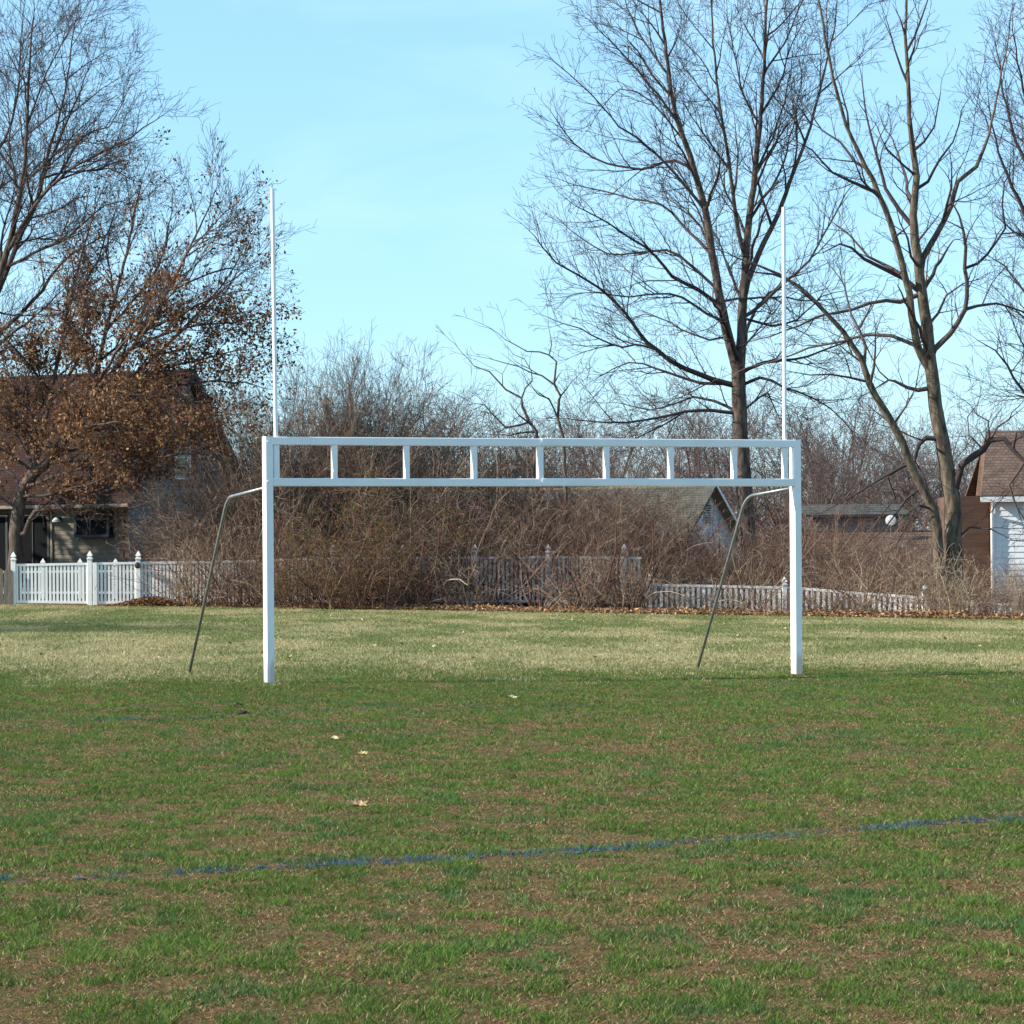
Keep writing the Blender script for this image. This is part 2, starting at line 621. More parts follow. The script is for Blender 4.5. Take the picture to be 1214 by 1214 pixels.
# ------------------------------------------------------------------ grass blades (stuff)
def grass():
    half = 0.171 * 1.06

    def scatter(y0, y1, dens, pw):
        # density ~ dens * (14/y)**pw
        n_bins = 24
        eds = np.linspace(y0, y1, n_bins + 1)
        out = []
        for a, c in zip(eds[:-1], eds[1:]):
            ym = 0.5 * (a + c)
            n = int((c - a) * 2 * (half * ym + 4.2) * dens * (14 / ym) ** pw)
            y = rng.uniform(a, c, n)
            x = rng.uniform(-1, 1, n) * (half * y + 4.2)
            k = (np.abs(x) < half * y + 0.2) | (rng.random(n) < 0.5)      # thinner towards the sides
            out.append((x[k], y[k]))
        return np.concatenate([o[0] for o in out]), np.concatenate([o[1] for o in out])

    def blades(x, y, h, w, lean, col):
        n = len(x)
        z = G(x, y) + (fbm(x, y, 2.2, 5) - 0.5) * 0.035 - 0.003
        a = rng.uniform(0, 2 * np.pi, n)
        la = rng.uniform(0, 2 * np.pi, n)
        base = np.stack([x, y, z], 1)
        side = np.stack([np.cos(a), np.sin(a), np.zeros(n)], 1) * (w * 0.5)[:, None]
        tip = base + np.stack([np.cos(la) * lean * h, np.sin(la) * lean * h, h], 1)
        v = np.empty((n, 3, 3))
        v[:, 0], v[:, 1], v[:, 2] = base - side, base + side, tip
        return v.reshape(-1, 3), np.repeat(col, 3, axis=0)

    V, K = [], []
    # ---- worn green turf of the field
    x, y = scatter(9.3, 50, 5600, 1.05)
    big = fbm(x, y * 0.45, 0.7, 21, 3)
    tuft = fbm(x, y * 0.6, 0.135, 33, 4)
    cover = 0.33 * big + 0.67 * tuft + 0.022
    lush = sstep(27, 36, y) * 0.10 - 0.008                     # greener towards the goal
    corner = -0.07 * sstep(1.2, 2.6, x) * (1 - sstep(13.5, 16, y))
    cover = cover + lush + corner
    p = np.clip(sstep(0.41, 0.58, cover) * 0.88 + 0.15, 0, 1)
    p = np.where(y > 34, p * (1 - sstep(37.5, 48, y + 15 * (fbm(x, y * 0.3, 1.9, 3, 4) - .5))), p)
    keep = rng.random(len(x)) < p
    x, y, cover, tuft = x[keep], y[keep], cover[keep], tuft[keep]
    n = len(x)
    th = sstep(0.45, 0.66, tuft)
    h = rng.uniform(0.010, 0.022, n) + 0.026 * th * rng.uniform(0.3, 1.1, n)
    w = (0.0040 + 0.00018 * y) * rng.uniform(0.7, 1.3, n)
    g = np.array([0.058, 0.128, 0.024])
    g2 = np.array([0.140, 0.200, 0.046])
    t = rng.random((n, 1))
    col = g * (1 - t) + g2 * t
    col *= (0.75 + 0.5 * fbm(x, y, 0.8, 60))[:, None]
    blu = np.array([0.062, 0.135, 0.055])
    bt = (sstep(0.5, 0.7, fbm(x, y, 0.5, 91)) * 0.6)[:, None]
    col = col * (1 - bt) + blu * bt
    dry = rng.random(n) < (0.16 + 0.42 * (1 - sstep(0.42, 0.58, cover)))
    straw = np.array([0.42, 0.33, 0.18]) * rng.uniform(0.5, 1.25, (n, 1))
    col = np.where(dry[:, None], straw, col)
    h = np.where(dry, h * 0.75, h)
    for line, fr, fl in ((LINE_NEAR, 0.58, 0.80), (LINE_FAR, 0.42, 0.30)):
        d = line_dist(x, y, line)
        pn = fr * np.exp(-(d / 0.11) ** 2) * (fl + 0.8 * sstep(0.32, 0.6, fbm(x, y, 0.6, 140))) * (1.0 if fl > 0.5 else np.where(x < -1.0, 1.0, 0.55))
        hit = rng.random(n) < pn
        bc = np.array([0.065, 0.115, 0.21]) * rng.uniform(0.6, 1.3, (n, 1))
        teal = np.array([0.06, 0.15, 0.15])
        bc = np.where(rng.random((n, 1)) < 0.4, teal, bc)
        col = np.where(hit[:, None], bc, col)
    v, k = blades(x, y, h, w, rng.uniform(0.2, 1.7, n), col)
    V.append(v); K.append(k)
    # ---- thatch: short dry straws lying on the bare soil
    x, y = scatter(9.3, 43, 5200, 1.1)
    n = len(x)
    pal = np.array([(0.34, 0.19, 0.095), (0.27, 0.125, 0.06), (0.12, 0.058, 0.032), (0.42, 0.29, 0.155), (0.16, 0.135, 0.055)])
    col = pal[rng.integers(0, 5, n)] * rng.uniform(0.6, 1.3, (n, 1))
    v, k = blades(x, y, rng.uniform(0.005, 0.014, n), (0.0036 + 0.00018 * y) * rng.uniform(0.6, 1.6, n), rng.uniform(1.2, 4.0, n), col)
    V.append(v); K.append(k)
    # ---- pale dormant lawn behind the goal
    x, y = scatter(34, 88, 2700, 1.05)
    keep = (y + 0.60 * x < 82.0 + 1.2 * (fbm(x, y, 2.0, 8) - .5))
    keep &= rng.random(len(x)) < sstep(36.5, 43, y + 15 * (fbm(x, y * 0.3, 1.9, 3, 4) - .5))
    x, y = x[keep], y[keep]
    n = len(x)
    gm = fbm(x, y * 0.35, 1.3, 200, 4)
    left = 0.10 * (1 - sstep(-9, -4.0, x)) * sstep(55, 62, y) * (1 - sstep(78, 84, y))  # tree shade bands at the left, put into the blade colour as more green
    rb = 0.16 * np.exp(-((y - 50.5) / 2.6) ** 2) * sstep(4.0, 5.6, x)
    band = -0.15 * np.exp(-((y - 44.5) / 3.6) ** 2) + 0.03 * np.exp(-((y - 62) / 6.0) ** 2)
    gm = gm + left + rb + band
    isg = rng.random(n) < sstep(0.30, 0.80, gm) * 0.80 + 0.08
    gcol = np.array([0.145, 0.180, 0.062]) * rng.uniform(0.7, 1.3, (n, 1))
    scol = np.array([0.50, 0.43, 0.235]) * rng.uniform(0.6, 1.2, (n, 1))
    brown = rng.random(n) < 0.10
    scol = np.where(brown[:, None], np.array([0.20, 0.115, 0.06]), scol)
    col = np.where(isg[:, None], gcol, scol)
    h = rng.uniform(0.02, 0.05, n) * np.where(isg, 1.1, 0.9)
    v, k = blades(x, y, h, (0.006 + 0.00012 * y) * rng.uniform(0.8, 1.3, n), rng.uniform(0.2, 1.4, n), col)
    V.append(v); K.append(k)
    v, k = np.concatenate(V), np.concatenate(K)
    f = np.arange(len(v)).reshape(-1, 3)
    o = np_mesh('grass', v, f, M['blade'], colors=k)
    o['label'] = 'short worn grass of the field, green near the goal and straw coloured behind it'
    o['category'] = 'grass'
    o['kind'] = 'stuff'
    print('grass blades', len(f))


grass()


# ------------------------------------------------------------------ leaves
def leaf_quads(c, size, flat=0.0, aspect=0.55):
    """c (n,3) centres -> diamond leaf quads, verts (4n,3)"""
    n = len(c)
    a = rng.normal(size=(n, 3))
    a[:, 2] *= (1 - flat)
    a /= np.linalg.norm(a, axis=1, keepdims=True) + 1e-9
    b = rng.normal(size=(n, 3))
    b[:, 2] *= (1 - flat)
    b -= a * np.sum(a * b, axis=1, keepdims=True)
    b /= np.linalg.norm(b, axis=1, keepdims=True) + 1e-9
    s = (size if hasattr(size, '__len__') else np.full(n, size))[:, None]
    v = np.empty((n, 4, 3))
    v[:, 0] = c - a * s * 0.5
    v[:, 1] = c + b * s * aspect * 0.5 + a * s * 0.05
    v[:, 2] = c + a * s * 0.5
    v[:, 3] = c - b * s * aspect * 0.5 + a * s * 0.05
    return v.reshape(-1, 3)


def leaf_part(name, c, size, cols, parent, m, flat=0.0):
    v = leaf_quads(c, size, flat)
    f = np.arange(len(v)).reshape(-1, 4)
    return np_mesh(name, v, f, m, parent, colors=np.repeat(cols, 4, axis=0))


def mixcols(n, palette, var=0.35):
    pal = np.array(palette)
    return pal[rng.integers(0, len(pal), n)] * rng.uniform(1 - var, 1 + var, (n, 1))


# leaf litter drifted along the lawn edge and under the thicket
def litter():
    n = 26000
    x = rng.uniform(-11.8, 16, n)
    off = rng.exponential(1.0, n) - 0.35
    y = 82.4 - 0.60 * x + off
    bank = 0.16 * np.exp(-((off - 0.7) / 0.8) ** 2) * (0.4 + 1.2 * fbm(x, y, 1.4, 300))
    z = G(x, y) + 0.02 + rng.random(n) * bank
    cols = mixcols(n, [(0.26, 0.145, 0.07), (0.33, 0.20, 0.105), (0.20, 0.10, 0.05), (0.40, 0.27, 0.15), (0.13, 0.07, 0.04)])
    c = np.stack([x, y, z], 1)
    # the small heap in front of the picket fence on the left
    n2 = 2200
    x2 = rng.normal(-10.6, 0.75, n2)
    y2 = rng.normal(88.2, 0.35, n2)
    z2 = G(x2, y2) + rng.random(n2) * 0.28 * np.exp(-((x2 + 10.6) / 0.9) ** 2)
    c = np.concatenate([c, np.stack([x2, y2, z2], 1)])
    cols = np.concatenate([cols, mixcols(n2, [(0.20, 0.10, 0.055), (0.27, 0.15, 0.08), (0.12, 0.06, 0.035)])])
    o = leaf_part('leaf_litter', c, rng.uniform(0.06, 0.14, len(c)), cols, None, M['litter'], 0.35)
    o['label'] = 'dry brown fallen leaves drifted along the edge of the lawn below the thicket'
    o['category'] = 'leaf litter'
    o['kind'] = 'stuff'
    # sparse leaves blown onto the far lawn
    n = 420
    y = rng.uniform(44, 80, n)
    x = rng.uniform(-1, 1, n) * 0.2 * y
    c = np.stack([x, y, G(x, y) + 0.04], 1)
    o = leaf_part('scattered_leaves', c, rng.uniform(0.05, 0.10, n), mixcols(n, [(0.30, 0.19, 0.10), (0.22, 0.12, 0.06), (0.42, 0.32, 0.2)]), None, M['litter'], 0.5)
    o['label'] = 'sparse small brown leaves blown over the pale lawn behind the goal'
    o['category'] = 'leaf litter'
    o['kind'] = 'stuff'


litter()


def fallen_leaf(px, py, size, label, col):
    v0 = P(px, py, 1.0)
    k = (0 - EYE) / (v0[2] - EYE)
    x, y = v0[0] * k, k
    z = gz(x, y)
    k = (z + 0.03 - EYE) / (v0[2] - EYE)
    x, y = v0[0] * k, k
    b = MB()
    n = 9
    rim = []
    for i in range(n * 2):
        a = 2 * math.pi * i / (2 * n)
        r = size * (0.52 if i % 2 == 0 else 0.36) * (1 + 0.25 * random.uniform(-1, 1))
        rim.append((r * math.cos(a), 0.75 * r * math.sin(a), 0.22 * r * abs(math.sin(a)) + 0.02 + 0.12 * size * random.random()))
    b.v.append((0, 0, 0.012))
    b.v += rim
    m = len(rim)
    for i in range(m):
        b.f.append((0, 1 + i, 1 + (i + 1) % m))
    b.tube([(size * 0.45, 0, 0.03), (size * 0.75, 0.02, 0.035)], 0.003, 5)
    o = b.build('fallen_leaf', mat('pale_dry_leaf', col, tuple(c * .7 for c in col), 25, 0.8))
    o.location = (x, y, z + 0.032)
    o.rotation_euler = (0.35, 0.1, random.uniform(-.5, .5))
    tag(o, label, 'leaf', 'dry leaves lying on the field')


fallen_leaf(425, 959, 0.13, 'pale tan curled dry leaf on brown turf, largest and nearest of the leaves', (0.50, 0.32, 0.17))
fallen_leaf(397, 878, 0.075, 'small cream dry leaf standing up from turf between the two blue lines', (0.70, 0.58, 0.36))
fallen_leaf(430, 897, 0.085, 'yellowish dry leaf lying in grass just beyond the largest pale leaf', (0.50, 0.40, 0.16))
fallen_leaf(607, 829, 0.11, 'cream dry leaf on green grass at the far blue line, below goal centre', (0.68, 0.55, 0.33))


def clod(px, py, parts, label):
    b = MB()
    for (dx, dy, s) in parts:
        n, rings = 8, 5
        prof = []
        i0 = len(b.v)
        for k in range(rings):
            ph = math.pi * 0.5 * k / (rings - 1)
            for j in range(n):
                a = 2 * math.pi * j / n
                r = s * math.cos(ph) * random.uniform(0.75, 1.3) + 0.004
                b.v.append((dx + 1.5 * r * math.cos(a), dy + r * math.sin(a), s * math.sin(ph) * random.uniform(0.8, 1.2) - 0.01))
        for k in range(rings - 1):
            for j in range(n):
                j2 = (j + 1) % n
                b.f.append((i0 + k * n + j, i0 + k * n + j2, i0 + (k + 1) * n + j2, i0 + (k + 1) * n + j))
    v0 = P(px, py, 1.0)
    k = -EYE / (v0[2] - EYE)
    o = b.build('dirt_clod', M['clod'])
    o.location = (v0[0] * k, k, gz(v0[0] * k, k) + 0.01)
    tag(o, label, 'dirt clod', 'dark clods of torn turf')


clod(289, 848, ((0.0, 0.0, 0.045), ), 'dark clod of torn turf lying on the far blue line, nearer one of two')
clod(283, 838, ((0.0, 0.0, 0.038), ), 'dark clod of torn turf just beyond the far blue line, below left goal post')


# ------------------------------------------------------------------ the goal
def goal():
    ax, ay = P(319.5, 811, 37.0)[0], 37.0
    bx, by = P(945, 800, 39.5)[0], 39.5
    W = math.hypot(bx - ax, by - ay)
    ang = math.atan2(by - ay, bx - ax)
    root = thing('goal_frame', 'white football and soccer goal with ladder crossbar and two tall uprights on the field', 'goal',
                 (ax, ay, gz(ax, ay)), ang)
    m = M['goal']
    zb = gz(bx, by) - gz(ax, ay)
    for k, (x, z0) in enumerate(((0.0, -0.06), (W, zb - 0.06))):
        MB().box(x - 0.049, x + 0.049, -0.068, 0.092, z0, 3.055, 0.008).build('post', m, root)
    xm = W * 0.5
    for (z0, z1) in ((2.952, 3.052), (2.44, 2.54)):
        c = MB().box(0.0492, xm, -0.050, 0.046, z0, z1, 0.007).build('crossbar', m, root)
        MB().box(xm + 0.0005, W - 0.0492, -0.066, 0.030, z0 + 0.004, z1 + 0.004, 0.007).build('crossbar', m, root)
    for k in range(1, 8):
        x = W / 8 * k - (0.045 if k == 1 else 0.0)
        y = -0.002 if k < 4 else -0.018
        h = 0.031
        hd = 0.044
        if k == 4:
            MB().box(x - h - 0.012, x + h - 0.004, -0.048, 0.044, 2.541, 2.951, 0.005).build('rung', m, root)
        else:
            zt = 0 if k < 4 else 0.004
            MB().box(x - h, x + h, y - hd, y + hd, 2.541 + zt, 2.951 + zt, 0.005).build('rung', m, root)
    # tall uprights: round pipe in a short square sleeve between the bars
    for (x, lean) in ((0.105, -0.022), (W - 0.165, 0.012)):
        zo = 0.0 if x < 1 else 0.004
        yo = 0.0 if x < 1 else -0.016
        u = MB().tube([(x, yo, 3.053 + zo), (x + lean * 0.5, yo, 4.6), (x + lean, yo, 6.12)], [0.026, 0.026, 0.026], 14).build('upright', m, root, smooth=False)
        MB().box(x - 0.036, x + 0.036, yo - 0.036, yo + 0.036, 2.541 + zo, 2.951 + zo, 0.006).build('sleeve', m, u)
    # bent galvanised back stays
    for (x, fx, fy, zf) in ((-0.0, -0.12, 3.62, 0.0), (W, W - 0.36, 2.48, zb)):
        knee = (x + (fx - x) * 0.47, 0.06 + (fy - 0.06) * 0.47, 2.335)
        a = Vector((x, 0.094, 2.425))
        k = Vector(knee)
        f = Vector((fx, fy, zf - 0.06))
        pts = [a]
        d0, d1 = (a - k).normalized(), (f - k).normalized()
        rr = 0.20
        for q in range(9):
            t = q / 8
            pts.append((k + d0 * rr) * (1 - t) ** 2 + k * 2 * t * (1 - t) + (k + d1 * rr) * t * t)
        pts.append(f)
        st = MB().tube(pts, 0.021, 12).build('back_stay', M['pipe'], root, smooth=True)
        MB().box(x - 0.05, x + 0.05, 0.0925, 0.098, 2.37, 2.48).build('bracket', M['pipe'], st)
    # bolt heads on the left post
    for z in (2.50, 2.99):
        MB().lathe([(0.0, -0.004), (0.014, -0.004), (0.014, 0.004), (0, 0.006)], (-0.02, -0.071, z), 8).build('bolt', M['goal'], root)
    b = MB()
    b.lathe([(0.11, -0.05), (0.12, 0.004), (0.09, 0.014), (0.0, 0.015)], (0, 0, 0), 14).build('footing', M['concrete'], root)
    MB().lathe([(0.11, -0.05), (0.12, 0.004), (0.09, 0.014), (0.0, 0.015)], (W, 0, zb), 14).build('footing', M['concrete'], root)


goal()


# ------------------------------------------------------------------ fences
def picket_fence(pts, posts, label, m, gap=0.105, pw=0.070, cap=True, name='picket_fence', rails=True, cat='fence', pickets=True):
    """pts: list of (x, y, ztop, zbottom) along the run; posts: (x, y, ztop, zbottom)"""
    root = thing(name, label, cat, (pts[0][0], pts[0][1], pts[0][3]))
    ox, oy, oz = pts[0][0], pts[0][1], pts[0][3]
    for (p, q) in zip(pts[:-1], pts[1:]):
        L = math.hypot(q[0] - p[0], q[1] - p[1])
        dx, dy = (q[0] - p[0]) / L, (q[1] - p[1]) / L
        nx, ny = dy, -dx                       # towards the camera side
        b = MB()
        n = int(L / gap)
        for k in range(n):
            t = (k + 0.5) / n
            x, y = p[0] + t * (q[0] - p[0]) - ox, p[1] + t * (q[1] - p[1]) - oy
            zt = p[2] + t * (q[2] - p[2]) - oz - 0.02 - random.uniform(0, 0.008)
            z0 = p[3] + t * (q[3] - p[3]) - oz + 0.05 + random.uniform(-.01, .01)
            hw, th = pw / 2, 0.012
            c = [(x - dx * hw + nx * th, y - dy * hw + ny * th), (x + dx * hw + nx * th, y + dy * hw + ny * th),
                 (x + dx * hw - nx * th, y + dy * hw - ny * th), (x - dx * hw - nx * th, y - dy * hw - ny * th)]
            i = len(b.v)
            for z in (z0, zt):
                b.v += [(a[0], a[1], z) for a in c]
            for s in range(4):
                s2 = (s + 1) % 4
                b.f.append((i + s, i + s2, i + 4 + s2, i + 4 + s))
            b.f.append((i + 4, i + 5, i + 6, i + 7))
        if pickets:
            b.build('picket_panel', m, root)
        if rails:
            for (fz, hh, th) in ((1.0, 0.07, 0.03), (0.0, 0.07, 0.026)):
                b = MB()
                i = 0
                for e in (p, q):
                    z1 = (e[2] if fz else e[3] + 0.13) - oz
                    for (sx, zz) in ((1, z1 - hh), (1, z1), (-1, z1), (-1, z1 - hh)):
                        b.v.append((e[0] - ox + nx * th * sx, e[1] - oy + ny * th * sx, zz))
                for s in range(4):
                    s2 = (s + 1) % 4
                    b.f.append((s, s2, 4 + s2, 4 + s))
                b.f += [(3, 2, 1, 0), (4, 5, 6, 7)]
                b.build('rail', m, root)
    for (x, y, zt, z0) in posts:
        w = 0.068
        po = MB().box(x - ox - w, x - ox + w, y - oy - w, y - oy + w, z0 - oz - 0.1, zt - oz, 0.006).build('post', m, root)
        if cap:
            MB().lathe([(0.0, 0.0), (0.125, 0.0), (0.125, 0.035), (0.06, 0.06), (0.065, 0.075), (0.115, 0.10), (0.10, 0.135), (0.045, 0.20), (0.0, 0.255)],
                       (x - ox, y - oy, zt - oz + 0.001), 4).build('cap', m, po)
    return root


def fp(px, ytop, ybot, D):
    x, y, zt = P(px, ytop, D)
    zb = P(px, ybot, D)[2]
    return (x, y, zt, zb)


white_posts = [fp(16, 664, 717, 89.0), fp(106.5, 663, 718, 89.0), fp(164, 663, 718, 89.0)]
f1 = picket_fence([fp(18, 668.5, 717, 89.0), fp(105, 667, 718, 89.0), fp(162, 666, 718, 89.0), fp(235, 665, 718, 89.0), fp(308, 663.5, 718, 88.8)],
                  white_posts, 'clean white picket fence with pointed post caps in front of tan house', M['vinyl'])
b = MB().box(-0.06, 0.06, -0.05, 0.05, 0, 1.28, 0.006)
o = P(113, 718, 88.98)
b.build('gate_stile', M['vinyl'], f1, (o[0] - f1.location.x, o[1] - f1.location.y - 0.005, o[2] - f1.location.z))
o = P(163.2, 670, 88.86)
MB().lathe([(0.0, -0.1), (0.06, -0.09), (0.085, -0.04), (0.085, 0.03), (0.05, 0.08), (0, 0.09)], (0, 0, 0), 10).build(
    'gate_latch', M['black'], f1, (o[0] - f1.location.x, o[1] - f1.location.y - 0.02, o[2] - f1.location.z))

mid_posts = [fp(x, 655, 717, 87.6) for x in (395, 478, 563, 650, 740)]
picket_fence([fp(311, 663, 718, 88.6), fp(395, 660.5, 717, 87.9), fp(478, 660, 716, 87.6), fp(563, 660, 716, 87.6), fp(650, 659, 717, 87.6), fp(760, 660, 718, 87.6)],
             mid_posts, 'weathered whitish picket fence half hidden by the thicket behind the goal', M['vinyl_old'], gap=0.125, pw=0.075)
rp = [(768, 692, 731, 87.0), (850, 693.5, 732, 86.9), (940, 695.5, 732, 86.8), (1020, 702, 733, 86.4), (1096, 707, 732, 86.0), (1175, 714, 735, 85.6), (1240, 718, 738, 85.2)]
picket_fence([fp(*a) for a in rp], [fp(1096, 703, 733, 85.9), fp(768, 688, 732, 87.0), fp(930, 694, 732, 86.8)],
             'low white picket fence stepping down to the right under the bare trees', M['vinyl'], gap=0.15, pw=0.085)
# a second fence further back in the yard: only its caps show over the rail
picket_fence([fp(-10, 677, 706, 97), fp(230, 675, 706, 97)], [fp(x, 671, 706, 97) for x in (51, 95, 137, 232)],
             'rear white rail fence whose post caps peek over the front picket fence', M['vinyl'], name='rail_fence', pickets=False)
# grey board fence at the far left
gb = thing('board_fence', 'weathered grey board fence at far left beside the white picket fence', 'fence', P(-30, 717, 88.9))
for k in range(4):
    b = MB()
    x0 = k * 0.29
    h = 1.06 + random.uniform(-0.03, 0.03)
    i = len(b.v)
    prof = [(x0, 0), (x0 + 0.27, 0), (x0 + 0.27, h - 0.06), (x0 + 0.20, h), (x0 + 0.07, h), (x0, h - 0.06)]
    b.v += [(a, -0.012, z) for a, z in prof] + [(a, 0.012, z) for a, z in prof]
    b.f += [(0, 1, 2, 3, 4, 5), (11, 10, 9, 8, 7, 6)] + [(s, 6 + s, 6 + (s + 1) % 6, (s + 1) % 6) for s in range(6)]
    b.build('board', M['wood_grey'], gb)
MB().box(0, 1.12, 0.0125, 0.05, 0.75, 0.84).build('rail', M['wood_grey'], gb)


# ------------------------------------------------------------------ houses
def lap_wall(lo, hi, z0, z1, course, m, name, parent, axis='x', off=0.0, sign=-1):
    """lapped siding; lo(z), hi(z) give the extent along the wall axis; faces sign*normal"""
    b = MB()
    z = z0
    while z < z1 - 1e-4:
        zt = min(z + course, z1)
        dp = 0.022
        a0, a1, b0, b1 = lo(z), hi(z), lo(zt), hi(zt)
        if axis == 'x':
            q = [(a0, off + sign * dp, z), (a1, off + sign * dp, z), (b1, off, zt), (b0, off, zt)]
            s = [(a0, off, z), (a1, off, z), (a1, off + sign * dp, z), (a0, off + sign * dp, z)]
        else:
            q = [(off + sign * dp, a0, z), (off + sign * dp, a1, z), (off, b1, zt), (off, b0, zt)]
            s = [(off, a0, z), (off, a1, z), (off + sign * dp, a1, z), (off + sign * dp, a0, z)]
        b.poly(q)
        b.poly(s)
        z = zt
    return b.build(name, m, parent)


def roof_slab(parent, m, p0, p1, p2, p3, th, name='roof'):
    """quad p0..p3 as the top face, thickened downwards"""
    b = MB()
    n = (Vector(p1) - Vector(p0)).cross(Vector(p3) - Vector(p0)).normalized()
    if n.z < 0:
        n = -n
    b.v = [tuple(Vector(p)) for p in (p0, p1, p2, p3)] + [tuple(Vector(p) - n * th) for p in (p0, p1, p2, p3)]
    b.f = [(0, 1, 2, 3), (7, 6, 5, 4)] + [(s, 4 + s, 4 + (s + 1) % 4, (s + 1) % 4) for s in range(4)]
    return b.build(name, m, parent)


def window(parent, x0, x1, z0, z1, y, fm, axis='x', cols=2, rows=1, depth=0.06, fw=0.07, name='window'):
    """framed window standing proud of a wall facing -y (axis x) or +x (axis y)"""
    f = MB()

    def bx(a0, a1, b0, b1, d0, d1):
        if axis == 'x':
            f.box(a0, a1, y - d1, y - d0, b0, b1)
        else:
            f.box(y + d0, y + d1, a0, a1, b0, b1)
    bx(x0 - fw, x1 + fw, z1, z1 + fw, 0.0, depth)
    bx(x0 - fw, x1 + fw, z0 - fw, z0, 0.0, depth + 0.01)
    bx(x0 - fw, x0, z0, z1, 0.0, depth)
    bx(x1, x1 + fw, z0, z1, 0.0, depth)
    for k in range(1, cols):
        xm = x0 + (x1 - x0) * k / cols
        bx(xm - 0.018, xm + 0.018, z0, z1, 0.024, depth - 0.004)
    for k in range(1, rows):
        zm = z0 + (z1 - z0) * k / rows
        bx(x0, x1, zm - 0.018, zm + 0.018, 0.024, depth - 0.007)
    w = f.build(name, fm, parent)
    g = MB()
    if axis == 'x':
        g.poly([(x0, y - 0.03, z0), (x1, y - 0.03, z0), (x1, y - 0.03, z1), (x0, y - 0.03, z1)])
    else:
        g.poly([(y + 0.03, x0, z0), (y + 0.03, x1, z0), (y + 0.03, x1, z1), (y + 0.03, x0, z1)])
    g.build('pane', M['glass'], w)
    return w


